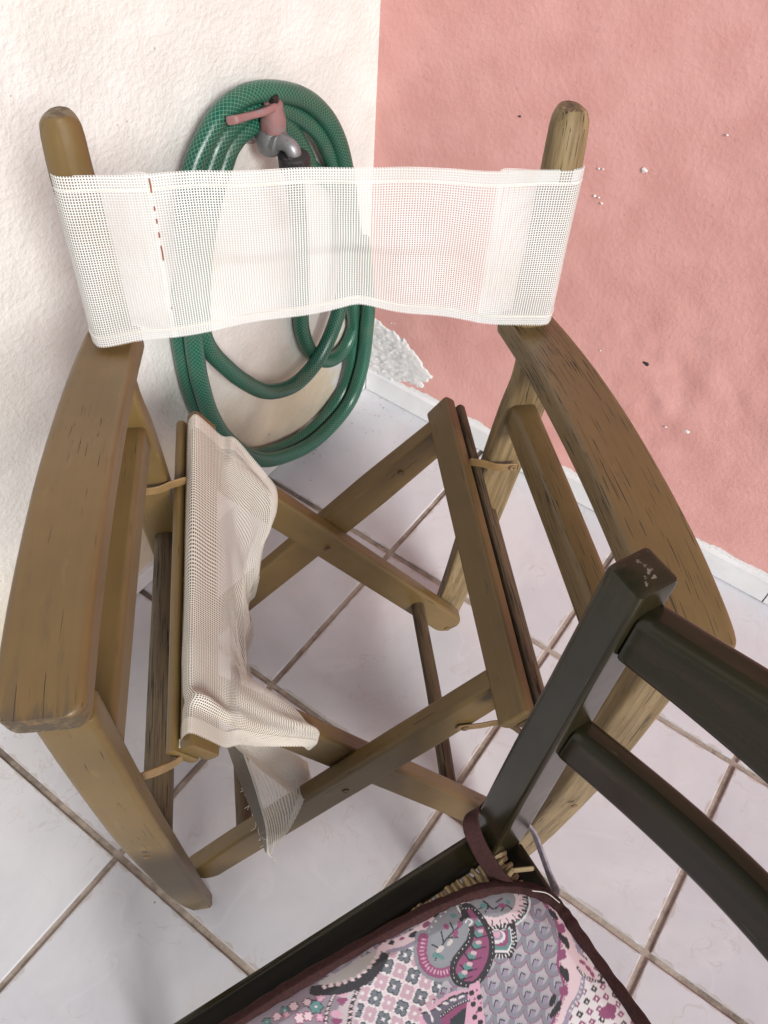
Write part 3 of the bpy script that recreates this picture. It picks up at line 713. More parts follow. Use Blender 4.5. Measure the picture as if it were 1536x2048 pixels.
# ---- back sling
def strip_path(hh):
    """plan outline of the sling at height fraction hh (0 bottom, 1 top): left seam, round the post, across, round the post, right seam"""
    z = 2.082+hh*(2.592-2.082)
    pd = .338-(z-2.02)*.072
    r = .062; cx = -.637
    pts = [(-.455, pd+.048), (-.52, pd+.010), (-.575, pd-.028), (-.615, pd-.053)]
    for a in (250, 215, 180, 145, 110): pts.append((cx+r*math.cos(math.radians(a)), pd+r*math.sin(math.radians(a))))
    pts += [(-.57, pd+.056), (-.51, pd+.055), (-.455, pd+.053)]
    sag = .030 if hh < .5 else .018
    for x in (-.3, -.15, 0., .09, .2, .32): pts.append((x, pd+.048-sag*(1-(x/.46)**2)-(.012*(1-hh) if abs(x-.09) < .05 else 0)))
    pts += [(.455, pd+.053), (.51, pd+.055), (.57, pd+.056)]
    for a in (70, 35, 0, -35, -70): pts.append((-cx+r*math.cos(math.radians(a)), pd+r*math.sin(math.radians(a))))
    pts += [(.615, pd-.053), (.575, pd-.028), (.52, pd+.010), (.455, pd+.048)]
    return pts, z
rows = []
NV = 28
for j in range(NV+1):
    hh = j/NV; pts, z = strip_path(hh)
    ring = catmull([np.array(q+(0,)) for q in pts], 6)
    row = []
    for q in ring:
        w_, d_ = q[0], q[1]
        zz = z+(.0035*math.sin(w_*21+hh*3)+.004*math.sin(w_*9+1))*(1-hh*.5)
        zz += (1-hh)**1.5*.075*max(0, 1-abs((w_-.09)/(.78 if w_ < .09 else .62)))**.9 - hh*.012*math.exp(-((w_-.5)/.3)**2)
        pd_ = .338-(z-2.02)*.072
        zz -= .055*hh*max(0, min(1, (pd_+.04-d_)/.08))
        d_ += .004*math.sin(w_*17+hh*5+d_*8)*(1-abs(2*hh-1))
        row.append(L(w_, d_, zz))
    rows.append(row)
G = np.array(rows).transpose(1, 0, 2)
Lw = np.concatenate([[0], np.cumsum(np.linalg.norm(np.diff(G[:, NV//2], axis=0), axis=1))])
UVb = np.stack(np.meshgrid(Lw, np.linspace(0, .492*S, NV+1), indexing='ij'), -1)
back = sheet('back_sling', G, BACK_FAB, chair, UVb.reshape(-1, 2))
# doubled hems along top and bottom: a second layer of the same net turned in behind the front
n_f = G.shape[0]
for j0, j1 in ((NV-2, NV), (0, 2)):
    hem = G[:, j0:j1+1].copy()
    inner = hem.copy(); inner[:, :, 1] += .0016
    sheet('hem', inner, BACK_FAB, back, (UVb[:, j0:j1+1]+np.array((.0005, .0006))).reshape(-1, 2))
    # stitch line
    jj = j0 if j1 == NV else j1
    lin = G[:, jj].copy(); lin[:, 1] -= .0008
    tube('hem_stitch', lin, .0005, THREAD, back, 5)
# sewn seams that close the sleeves, and the red repair stitches
for sx, idx in ((-1, None), (1, None)):
    wtarget = sx*.455
    ii = min(range(n_f), key=lambda q: abs(G[q, NV//2, 0]-wtarget*S)+abs(G[q, NV//2, 1]-(G[n_f//2, NV//2, 1]))*.5)
    band = []
    for k in (-.010, .010):
        band.append([G[ii, j]+np.array((k*S*.8, -.0012, 0)) for j in range(NV+1)])
    sheet('seam_tape', np.array(band), BACK_FAB, back, np.array([[(UVb[ii, j, 0]+k*S*.8+.0007, UVb[ii, j, 1]+.0007) for j in range(NV+1)] for k in (-.010, .010)]).reshape(-1, 2))
    if sx < 0:
        for (a, b) in ((27.6, 25.6), (23.5, 22.9), (21.6, 20.9), (19.4, 18.6), (17.2, 14.8), (6.4, 6.0)):
            def at(q):
                j = int(q); f_ = q-j; j2 = min(j+1, NV); return G[ii, j]*(1-f_)+G[ii, j2]*f_+np.array((.002, -.0026, 0))
            tube('red_stitch', [at(a), (at(a)+at(b))/2+np.array((.0004, -.0006, 0)), at(b)], .00065, REDTHREAD, back, 6)

# ---- torn seat cloth hanging from the left rail
def ST(d, pts): return [(q[0], q[2] if len(q) > 2 else d, q[1]) for q in pts]      # (w, z[, d]) -> (w, d, z)
wrap = [(-.508, 1.478), (-.492, 1.528), (-.468, 1.545), (-.430, 1.490), (-.388, 1.425)]
def wrapd(d, lift=0.): return [(a, b+lift, d) for a, b in wrap]
stations = [
    ST(.14, wrapd(.14)+[(-.345, 1.432, .16), (-.295, 1.372, .20), (-.245, 1.302, .235), (-.206, 1.235, .262), (-.206, 1.15, .31), (-.245, 1.02, .325), (-.275, .92, .335), (-.30, .80, .34), (-.33, .70, .34)]),
    ST(.26, wrapd(.26)+[(-.345, 1.42, .27), (-.300, 1.365, .28), (-.255, 1.305, .29), (-.222, 1.235, .315), (-.24, 1.12, .345), (-.285, 1.0, .36), (-.305, .89, .37), (-.33, .76, .38), (-.355, .64, .38)]),
    ST(.40, wrapd(.40)+[(-.362, 1.355, .39), (-.340, 1.28, .39), (-.315, 1.21, .39), (-.30, 1.12, .395), (-.325, 1.02, .41), (-.35, .91, .42), (-.355, .80, .43), (-.36, .69, .44), (-.365, .59, .44)]),
    ST(.60, wrapd(.60)+[(-.375, 1.34), (-.375, 1.25), (-.37, 1.15), (-.365, 1.05), (-.37, .95), (-.375, .85), (-.37, .75), (-.368, .66), (-.365, .56)]),
    ST(.85, wrapd(.85)+[(-.375, 1.34), (-.372, 1.25), (-.367, 1.15), (-.365, 1.05), (-.365, .95), (-.368, .85), (-.368, .75), (-.365, .66), (-.365, .57)]),
    ST(1.00, wrapd(1.00, .004)+[(-.372, 1.35), (-.365, 1.26), (-.36, 1.17), (-.36, 1.08), (-.37, .99), (-.39, .91), (-.41, .83), (-.43, .75, 1.03), (-.445, .68, 1.05)]),
    ST(1.10, wrapd(1.10, .010)+[(-.355, 1.385), (-.320, 1.34), (-.290, 1.28), (-.27, 1.20), (-.28, 1.12), (-.30, 1.05), (-.32, 1.0), (-.335, .95), (-.35, .90)]),
    ST(1.18, wrapd(1.18, .004)+[(-.345, 1.425, 1.19), (-.285, 1.360, 1.195), (-.220, 1.285, 1.20), (-.145, 1.190, 1.20), (-.150, 1.160, 1.215), (-.16, 1.145, 1.21), (-.175, 1.145, 1.20), (-.19, 1.155, 1.195), (-.2, 1.165, 1.195)]),
    ST(1.27, wrapd(1.27)+[(-.345, 1.42, 1.27), (-.285, 1.345, 1.262), (-.212, 1.262, 1.252), (-.122, 1.160, 1.238), (-.130, 1.138, 1.258), (-.145, 1.138, 1.25), (-.16, 1.148, 1.24), (-.18, 1.165, 1.23), (-.2, 1.175, 1.23)]),
    ST(1.345, wrapd(1.36)+[(-.350, 1.40, 1.345), (-.300, 1.315, 1.32), (-.235, 1.225, 1.29), (-.140, 1.135, 1.264), (-.150, 1.118, 1.268), (-.17, 1.128, 1.255), (-.19, 1.138, 1.245), (-.2, 1.148, 1.24), (-.21, 1.158, 1.235)]),
]
ncol = len(stations[0])
cols = [catmull([L(*st[c]) for st in stations], 9) for c in range(ncol)]
cols = np.array(cols)                                    # ncol x nd x 3
nd = cols.shape[1]
full = np.array([catmull(list(cols[:, k]), 7) for k in range(nd)])   # nd x nh x 3
nh = full.shape[1]
for k in range(nd):                                      # soft folds and a pleat near the front of the rail
    for h in range(nh):
        fh = h/(nh-1); dk = k/(nd-1)
        amp = np.clip((fh-.30)*3, 0, 1)*.0035*(1-.85*np.clip((dk-.66)*6, 0, 1)*np.clip((fh-.5)*5, 0, 1))
        full[k, h, 0] += amp*math.sin(dk*34+fh*5)+amp*.7*math.sin(dk*61-fh*9)
        pl = math.exp(-((dk-.86-.05*fh)/.022)**2)*np.clip(1-abs(fh-.20)/.22, 0, 1)
        full[k, h] += pl*np.array((.009, -.002, .008))
uvh = np.concatenate([[0], np.cumsum(np.linalg.norm(np.diff(full[nd//2], axis=0), axis=1))])
uvd = np.linspace(0, 1.27*S, nd)
UVc = np.stack(np.meshgrid(uvd, uvh, indexing='ij'), -1).reshape(-1, 2)
stain = np.zeros((nd, nh)); hv = np.linspace(0, 1, nh); dv_ = np.linspace(0, 1, nd)
stain += np.clip((hv[None]-.915)/.015, 0, 1)*np.clip((.62-dv_[:, None])*8, 0, .5)
cloth = sheet('seat_cloth', full, SEAT_FAB, chair, UVc, stain.ravel())
# doubled hems on its free edges
h1 = full[:, -9:].copy(); h1[:, :, 0] += .0022
sheet('hem', h1, SEAT_FAB, cloth, UVc.reshape(nd, nh, 2)[:, -9:].reshape(-1, 2)+.0011, stain[:, -9:].ravel())
h2 = full[-6:].copy(); h2[:, :, 1] -= .0014; h2[:, :, 2] += .0012
sheet('hem', h2, SEAT_FAB, cloth, UVc.reshape(nd, nh, 2)[-6:].reshape(-1, 2)+.0011, np.zeros(6*nh))
h3 = full[:6].copy(); h3[:, :, 0] += .0014; h3[:, :, 2] += .0014
sheet('hem', h3, SEAT_FAB, cloth, UVc.reshape(nd, nh, 2)[:6].reshape(-1, 2)+.0011, np.zeros(6*nh))
# rolled end of the hem cord at the rail and a loose thread at the torn corner
e = full[-1, 1]
tube('hem_cord', [full[-1, 0]+np.array((.001, .004, 0)), full[-1, 0]+np.array((.001, -.003, -.001))], .0024, THREAD, cloth, 10)
LOWER = [[(-0.433, 1.14, 0.932), (-0.403, 1.14, 0.915), (-0.352, 1.14, 0.91), (-0.25, 1.14, 0.838), (-0.19, 1.14, 0.757), (-0.16, 1.14, 0.685)],
         [(-0.407, 1.22, 0.89), (-0.377, 1.22, 0.881), (-0.323, 1.22, 0.866), (-0.239, 1.22, 0.784), (-0.181, 1.22, 0.736), (-0.145, 1.22, 0.715)],
         [(-0.376, 1.3, 0.835), (-0.346, 1.3, 0.82), (-0.313, 1.3, 0.804), (-0.263, 1.3, 0.762), (-0.21, 1.3, 0.739), (-0.178, 1.3, 0.754)],
         [(-0.353, 1.345, 0.672), (-0.329, 1.345, 0.652), (-0.31, 1.345, 0.64), (-0.28, 1.345, 0.605), (-0.254, 1.345, 0.602), (-0.231, 1.345, 0.627)],
         [(-0.343, 1.348, 0.377), (-0.337, 1.348, 0.349), (-0.329, 1.348, 0.326), (-0.318, 1.348, 0.341), (-0.307, 1.348, 0.376), (-0.295, 1.348, 0.422)]]
FOLD = [[(-0.41, 1.165, 0.994), (-0.33, 1.165, 0.981), (-0.248, 1.165, 0.916), (-0.154, 1.165, 0.742)],
        [(-0.383, 1.2, 1.003), (-0.317, 1.2, 0.941), (-0.244, 1.2, 0.857), (-0.151, 1.2, 0.739)],
        [(-0.348, 1.235, 1.002), (-0.296, 1.235, 0.897), (-0.237, 1.235, 0.774), (-0.159, 1.235, 0.71)],
        [(-0.316, 1.27, 0.994), (-0.272, 1.27, 0.879), (-0.226, 1.27, 0.756), (-0.18, 1.27, 0.701)]]

def surf(rows, nu, nv):
    a = [catmull([L(*q) for q in r], nv) for r in rows]
    return np.array([catmull([r[k] for r in a], nu) for k in range(len(a[0]))])        # across x down x 3
lo = surf(LOWER, 9, 8); na, nb_ = lo.shape[:2]
ta = np.linspace(0, 1, na)
for k in range(na):
    for h in range(nb_):
        lo[k, h, 1] += .0025*math.sin(ta[k]*9+h*.16)*math.sin(math.pi*ta[k])
uvl = np.stack(np.meshgrid(np.linspace(0, .085, na), np.linspace(0, .26, nb_), indexing='ij'), -1)
uvl[..., 0] *= np.linspace(1, .35, nb_)[None]
sheet('seat_cloth_flap', lo, SEAT_FAB, cloth, uvl.reshape(-1, 2), np.zeros(na*nb_))
kl = int(na*.34)
band = lo[:kl].copy(); band[:, :, 1] -= .0022; band[:, :, 0] += .0006
sheet('hem', band, SEAT_FAB, cloth, (uvl[:kl]+.0012).reshape(-1, 2), np.ones(kl*nb_))
tube('hem_fold', [q+np.array((0, -.0028, 0)) for q in lo[kl-1]], .0013, THREAD, cloth, 6)
kr = int(na*.80)
band = lo[kr:].copy(); band[:, :, 1] -= .0020
sheet('hem', band, SEAT_FAB, cloth, (uvl[kr:]+.0011).reshape(-1, 2), np.zeros((na-kr)*nb_))
fo = surf(FOLD, 8, 8)
sheet('seat_cloth_fold', fo, SEAT_FAB, cloth, None, np.zeros(fo.shape[0]*fo.shape[1]))
fo2 = fo.copy(); fo2[:, :, 1] += .0016
uvf = np.stack(np.meshgrid(np.linspace(0, .06, fo.shape[0]), np.linspace(0, .09, fo.shape[1]), indexing='ij'), -1)+.0012
sheet('seat_cloth_fold', fo2, SEAT_FAB, cloth, uvf.reshape(-1, 2), np.zeros(fo.shape[0]*fo.shape[1]))
tip = lo[na//3, -1]
tube('loose_thread', catmull([tip, tip+np.array((.003, -.004, -.010)), tip+np.array((.006, -.002, -.020)), tip+np.array((.009, -.006, -.034))], 5), .0006, THREAD, cloth, 5)
rt = random.Random(4)
for i in range(16):        # frayed yarn ends along the torn edge
    q = lo[rt.randrange(0, 3), rt.randrange(6, nb_)]; ln = rt.uniform(.004, .012)
    tube('loose_thread', catmull([q, q+np.array((rt.uniform(-.3, .5)*ln, rt.uniform(-.6, .2)*ln, -.5*ln)), q+np.array((rt.uniform(-.6, .9)*ln, rt.uniform(-1, .3)*ln, -.9*ln))], 4), .00035, THREAD, cloth, 4)
# ------------------------------------------------------------------ dark rush-seat chair in front
EA = math.radians(67); ee = np.array([math.cos(EA), math.sin(EA), 0]); eg = np.array([math.sin(EA), -math.cos(EA), 0])
CO = np.array([2.47, 2.2, 0])*S
CC = np.array((.6, .55))
dorg = CO+(ee*CC[0]+eg*CC[1])*S
dark = tag(empty('rush_seat_chair', tuple(dorg), EA), 'dark brown glossy wooden chair with ladder back and rush seat in front', 'chair')
def K(a, b, z): return np.array((a-CC[0], -(b-CC[1]), z))*S     # a along the back, b towards the front, z up
def KK(p_): return [K(*q) for q in p_]
WD = 1.24
for px in (0, WD):
    s_ = 1 if px == 0 else -1
    sweep('back_post', KK([(px, -.10, 0), (px, -.045, .7), (px, -.03, 1.3), (px, -.036, 1.7), (px+.002*s_, -.05, 2.2), (px+.006*s_, -.062, 2.655)]),
          [.084*S, .092*S, .096*S, .094*S, .086*S, .078*S], [.10*S, .108*S, .112*S, .108*S, .098*S, .088*S], (1, 0, 0), DARK, dark, .0028, 6, bev=.004, wear=lambda t: max(0, (t-.985)/.015))
    sweep('front_leg', KK([(px, 1.13, 0), (px, 1.13, 1.40)]), .10*S, .10*S, (1, 0, 0), DARK, dark, .004)
    sweep('side_rail', KK([(px+.005*s_, .02, 1.335), (px+.005*s_, .6, 1.335), (px+.005*s_, 1.09, 1.335)]), .085*S, .115*S, (1, 0, 0), DARK, dark, .005, 4)
    for zz in (.45, .8): sweep('side_stretcher', KK([(px, -.04, zz), (px, 1.10, zz)]), .055*S, .07*S, (1, 0, 0), DARK, dark, .006)
sweep('back_rail', KK([(.045, -.052, 1.29), (.6, -.052, 1.29), (WD-.045, -.052, 1.29)]), .075*S, .10*S, (0, 1, 0), DARK, dark, .005, 4)
sweep('front_rail', KK([(.05, 1.13, 1.33), (WD-.05, 1.13, 1.33)]), .075*S, .10*S, (0, 1, 0), DARK, dark, .005)
sweep('front_stretcher', KK([(.05, 1.13, .6), (WD-.05, 1.13, .6)]), .05*S, .08*S, (0, 1, 0), DARK, dark, .006)
def slat(zc0, h0, h1, crest, b0, bow, th):
    n = 15; P = []; Hh = []
    for i in range(n):
        t = i/(n-1); a = .038+(WD-.076)*t; q = math.sin(math.pi*t)
        if crest: hh = h0+(h1-h0)*math.sin(math.pi*t)**1.3
        else: hh = h0+(h1-h0)*q
        top = zc0+h0/2+(crest*(q**1.4) if crest else 0)
        P.append(K(a, b0-bow*q, top-hh/2)); Hh.append(hh*S)
    return sweep('back_slat', P, Hh, th*S, (0, .06, 1), DARK, dark, .006, 3)
slat(2.525, .135, .215, .055, -.062, .105, .062)
slat(2.095, .128, .15, .0, -.052, .105, .058)

# rush seat: twisted strands laid round the frame
z0 = 1.408
def strand(a0, b0, a1, b1, r):
    n = 7; pts = []
    for i in range(n):
        t = i/(n-1); pts.append(K(a0+(a1-a0)*t, b0+(b1-b0)*t, z0-(.022*max(0, .25-t)/.25*1.)-(.0+.012*t)+random.uniform(-.003, .003)))
    return pts
nstr = 62
for i in range(nstr):         # strands running in from the left rail and from the back rail, meeting on the mitre
    t = .035+i*.0172
    ln = min(t, WD-t, .55)
    jit = random.uniform(-.006, .006)
    tw = [.0094*S*random.uniform(.65, 1.3)*(1+.10*math.sin(k*2.1+i)) for k in range(7)]
    p1 = strand(.045+abs(jit)*1.5, t+jit*.7, .045+ln, t-jit, .0)
    tube('rush_strand', p1, tw, RUSH, dark, 8)
    p2 = strand(t+jit, -.012+abs(jit), t-jit*2, -.012+ln, .0)
    tube('rush_strand', p2, tw, RUSH, dark, 8)
    p3 = strand(WD-.045, t, WD-.045-ln, t, .0)
    if i % 2 == 0: tube('rush_strand', p3, [q*1.9 for q in tw], RUSH, dark, 6)
for (a, b, an, ln) in ((.10, .015, 1.1, .07), (.145, .0, .4, .06), (.165, -.005, .9, .05), (.12, .05, 1.9, .05)):   # frayed ends
    sweep('rush_end', KK([(a, b, z0+.012), (a+ln*math.cos(an), b-ln*math.sin(an), z0+.020)]), .013*S, .005*S, (1, 1, 0), RUSH, dark, .0008)

# ---- seat cushion with printed cotton cover
OUTL = [(.046, 1.02), (.046, .85), (.047, .7), (.050, .6), (.060, .42), (.074, .264), (.086, .19), (.097, .135), (.120, .068), (.16, .005), (.21, -.034), (.26, -.044), (.312, -.044), (.42, -.048), (.535, -.052), (.75, -.05),
        (.95, -.044), (1.02, -.03), (1.08, .02), (1.13, .08), (1.16, .15), (1.17, .27), (1.18, .6), (1.185, 1.0), (1.16, 1.12), (1.06, 1.17), (.6, 1.18), (.2, 1.17), (.09, 1.12)]
ol = catmull([np.array(q+(0,)) for q in OUTL+OUTL[:1]], 40)[:-1]
ol = np.array(ol)[:, :2]
n_o = len(ol); MR = 230
cen = np.array((.60, .52))
tt = (1-np.linspace(0, 1, MR)**1.0)                       # 1 at the rim
X = cen[0]+(ol[:, 0:1]-cen[0])*tt[None]; Y = cen[1]+(ol[:, 1:2]-cen[1])*tt[None]
# the artwork is laid out on a drawing board and mapped to the cloth by a plane transform
HB = np.array([[85.46999352594818, -309.1498476933105, 404.76633736831025], [111.81559832603834, 48.042762304755115, 688.7738613108086], [-0.09389758674162431, -0.06586890529020192, 0.41261665791941987]])
den = HB[2, 0]*X+HB[2, 1]*Y+HB[2, 2]
safe = den > .13
den = np.where(safe, den, .13)
AX = (HB[0, 0]*X+HB[0, 1]*Y+HB[0, 2])/den; AY = (HB[1, 0]*X+HB[1, 1]*Y+HB[1, 2])/den
col = np.zeros(X.shape+(3,)); col[:] = (.50, .47, .50)
def srgb(*c):
    c = np.array(c)/255.; return np.where(c <= .04045, c/12.92, ((c+.055)/1.055)**2.4)
PK, LP, MG, DM, BK, GR, LG, TL, WT, LV = srgb(226, 176, 196), srgb(238, 214, 218), srgb(150, 72, 116), srgb(92, 36, 70), srgb(22, 20, 30), srgb(140, 142, 152), srgb(180, 178, 184), srgb(92, 144, 140), srgb(236, 232, 232), srgb(160, 152, 172)
def put(mask, c): col[mask] = c
def ell(cx, cy, rx, ry, ang=0., ax=None, ay=None):
    ax = AX if ax is None else ax; ay = AY if ay is None else ay
    c, s_ = math.cos(math.radians(ang)), math.sin(math.radians(ang)); dx, dy = ax-cx, ay-cy
    return np.sqrt(((dx*c+dy*s_)/rx)**2+((-dx*s_+dy*c)/ry)**2)
def near(pts, w_, closed=False):
    pts = np.array(pts, float); lo = pts.min(0)-w_-2; hi = pts.max(0)+w_+2
    m = (AX > lo[0]) & (AX < hi[0]) & (AY > lo[1]) & (AY < hi[1]); out = np.zeros(AX.shape, bool)
    out[m] = dpoly(AX[m], AY[m], [tuple(q) for q in pts], closed) < w_; return out
def inside(pts): return inpoly(AX, AY, pts)
def dots(pts, r, c):
    for (x, y) in pts: put(ell(x, y, r, r) < 1, c)
def sm(pts, n=8): return [tuple(q[:2]) for q in catmull([np.array(q+(0,)) for q in pts], n)]
# all-over ground for the part that runs on out of view: scales
def scales(mask, x0, y0, sx, sy, ang):
    c, s_ = math.cos(ang), math.sin(ang); ux = ((AX-x0)*c+(AY-y0)*s_)/sx; uy = (-(AX-x0)*s_+(AY-y0)*c)/sy
    done = np.zeros(AX.shape, bool)
    for dj in (1, 0, -1):
        row = np.floor(uy)+dj; off = np.where(row % 2 == 0, 0., .5); cxx = np.floor(ux-off+.0)+.5
        fx = ux-off-cxx; fy = uy-row-.1; r = np.hypot(fx/.56, fy/.95)
        m = mask & ~done & (r < 1.) & (fy > -.05)
        put(m, LG); put(m & (r > .60), GR); put(m & (r > .93), MG*.8+LV*.2)
        put(m & (np.abs(fx+.03) < .17) & (np.abs(fy-.36) < .22) & (fx-.3*fy > -.30), LV)
        put(m & (((np.abs(fx+.15) < .025) & (np.abs(fy-.34) < .22)) | ((np.abs(fy-.14) < .035) & (np.abs(fx+.01) < .15))), BK)
        tk = (np.abs(((ux*9) % 1)-.5) < .22) & (r > .95) & (r < 1.0)
        put(m & tk, MG); done |= m
scales(np.ones(AX.shape, bool), 1000, 1830, 36, 33, .25)
# chequer of four-petal squares
c45 = math.radians(33); cu_, su_ = math.cos(c45), math.sin(c45)
ux = ((AX-809)*32+(AY-1914)*11)/942; uy = (-(AX-809)*10+(AY-1914)*26)/942
ck = inside([(690, 2060), (705, 2010), (722, 1965), (790, 1890), (845, 1862), (905, 1930), (880, 1975), (840, 2060)])
put(ck, WT)
P_ = 1.; iu = np.floor(ux/P_+.5); iv = np.floor(uy/P_+.5); fu = ux/P_-iu; fv = uy/P_-iv; par = ((iu+iv) % 2 == 0)
pet = (np.hypot(np.abs(fu)-.2, np.abs(fv)-.2) < .19); pet_o = (np.hypot(np.abs(fu)-.2, np.abs(fv)-.2) < .255)
rowp = (iv % 2 == 0)
put(ck & (np.hypot(np.abs(fu)-.5, np.abs(fv)-.5) < .12), LP)
put(ck & pet_o & par, srgb(48, 54, 64)); put(ck & pet & par, srgb(112, 120, 128)); put(ck & pet_o & ~par, srgb(205, 172, 184))
put(ck & (np.maximum(np.abs(fu), np.abs(fv)) < .11), WT)
# floral strip at the far left
fl = inside([(440, 2060), (560, 1985), (690, 1950), (668, 2060)]); put(fl, srgb(150, 140, 150))
for (x, y, r, c, o) in ((632, 2017, 13, TL, srgb(30, 60, 64)), (570, 2024, 8, TL, srgb(30, 60, 64)), (614, 2008, 8, LP, DM), (588, 2016, 9, LP, DM), (640, 1998, 8, PK, MG), (600, 2040, 10, LP, MG), (617, 2036, 9, LP, MG), (555, 2036, 8, LP, MG), (574, 2033, 6, PK, MG), (640, 2038, 8, PK, MG), (535, 2046, 8, TL, BK)):
    an = np.arctan2(AY-y, AX-x); rr = ell(x, y, r, r)
    put(rr < 1.0+.15*np.cos(an*6)+.16, o); put(rr < 1.0+.15*np.cos(an*6)-.08, c); put(rr < .25, LP)
# twisted cord lines and heart strip
hs = inside([(672, 2060), (684, 1990), (720, 1962), (722, 1985), (703, 2060)]); put(hs, srgb(212, 200, 204))
for (x, y) in ((684, 2003), (673, 2045)):
    put((ell(x-4, y, 6, 5) < 1) | (ell(x+5, y, 6, 5) < 1) | (inside([(x-9, y+2), (x+10, y+2), (x, y+13)])), MG)
    put((ell(x, y-14, 12, 8) < 1), PK)
for ln in (sm([(650, 2060), (656, 2020), (672, 1985)]), sm([(697, 2060), (703, 2015), (722, 1968), (735, 1950)])):
    put(near(ln, 4.), BK); 
    for k, q in enumerate(ln[::2]): put(ell(q[0], q[1], 2.2, 4.2, 30) < 1, LP)
# black scalloped arc
arc = sm([(630, 1984), (690, 1979), (735, 1958), (762, 1925), (768, 1893)])
put(inside(arc+[(640, 1965)]), srgb(190, 186, 180)); put(near(arc, 11), BK)
arc2 = sm([(648, 1976), (690, 1968), (728, 1948), (752, 1918), (760, 1898)], 3)
dots(arc2, 4.6, LP)
# pink petal border next to the piping
pb = sm([(770, 1898), (812, 1882), (842, 1862), (880, 1828)])
put(near(pb, 11), LP); put(near(sm([(775, 1907), (815, 1896), (850, 1872), (884, 1838)]), 4), LV)
for (x, y, rx, c) in ((826, 1872, 10, BK), (852, 1852, 9, MG), (783, 1888, 7, BK), (803, 1880, 6, MG), (872, 1834, 7, BK)): put(ell(x, y, rx, rx*.62, -30) < 1, c)
# grey leaf field with sprigs
lf = inside(sm([(845, 1870), (872, 1836), (905, 1815), (935, 1820), (945, 1850), (925, 1890), (895, 1930), (862, 1930), (842, 1905)])); put(lf, srgb(146, 150, 156))
for s_ in (sm([(868, 1925), (885, 1890), (905, 1868), (925, 1850)]), sm([(885, 1890), (880, 1868)]), sm([(893, 1880), (912, 1880)]), sm([(875, 1900), (862, 1893)]), sm([(905, 1868), (898, 1850)])): put(near(s_, 1.5), BK)
for (x, y, rx, ry, a, c) in ((908, 1872, 5, 9, 20, MG), (890, 1858, 5, 7, -30, MG), (916, 1854, 4, 8, 10, MG), (878, 1903, 9, 5, -40, srgb(215, 205, 200)), (868, 1915, 6, 6, 0, TL), (880, 1918, 7, 4, 30, TL), (897, 1890, 8, 4, -50, srgb(215, 205, 200)), (905, 1835, 7, 5, 0, TL), (918, 1828, 4, 6, 0, MG)): put(ell(x, y, rx, ry, a) < 1, c)
dots([(855, 1868), (862, 1858), (870, 1846), (880, 1836), (890, 1826), (848, 1880)], 2.2, WT)
# magenta horseshoe with white beads
hsh = sm([(845, 1880), (842, 1910), (852, 1938), (876, 1950), (900, 1945)])
put(near(hsh, 17), srgb(142, 146, 152)); put(near(hsh, 10), MG)
hp = np.array(hsh); 
for k in range(1, len(hp)-1, 2):
    d_ = hp[k+1]-hp[k-1]; put(ell(hp[k][0]+1, hp[k][1]-1, 1.5, 5.2, math.degrees(math.atan2(d_[1], d_[0]))) < 1, PK)
# teal-edged medallion at the corner
put(ell(985, 1806, 74, 62) < 1, WT); put(ell(985, 1806, 70, 58) < 1, TL)
for k in range(14):
    a = math.radians(-10+k*16); x, y = 985+58*math.cos(a), 1806+47*math.sin(a)
    put(ell(x, y, 12, 9, math.degrees(a)) < 1, BK); put(ell(x, y, 10, 7.4, math.degrees(a)) < 1, LP); put(ell(x+6*math.cos(a), y+5*math.sin(a), 5, 3, math.degrees(a)) < 1, BK)
put(ell(985, 1806, 52, 40) < 1, LP); put(ell(983, 1803, 46, 36) < 1, srgb(150, 152, 156))
for s_ in (sm([(955, 1822), (972, 1815), (985, 1822), (1000, 1812)]), sm([(965, 1805), (975, 1815), (968, 1828)]), sm([(1000, 1825), (1010, 1815), (1020, 1822)]), sm([(990, 1808), (1002, 1800)])): put(near(s_, 1.7), BK)
for (x, y, rx, ry, c) in ((965, 1815, 7, 5, TL), (978, 1828, 9, 4, LV), (1002, 1815, 8, 5, MG), (1014, 1808, 5, 4, TL)): put(ell(x, y, rx, ry, 20) < 1, c)
# small shield below it
sh = [(980, 1862), (1022, 1856), (1026, 1890), (1016, 1916), (985, 1915), (968, 1905)]
put(inside(sh), WT); put(near(sh+sh[:1], 5), BK); sq = np.array(sh)
for k in range(26):
    a = 2*math.pi*k/26; put(ell(998+27*math.cos(a), 1887+31*math.sin(a), 1.2, 5, math.degrees(a)+90) < 1, WT)
ins_ = [(984, 1868), (1016, 1862), (1019, 1890), (1010, 1906), (985, 1904)]; put(inside(ins_), TL)
put(inside([(984, 1868), (1012, 1864), (1014, 1888), (1006, 1898), (985, 1896)]), MG); put(ell(990, 1878, 17, 14) < 1, WT); put(ell(990, 1876, 12, 10) < 1, LV); put(ell(990, 1874, 7, 6) < 1, PK)
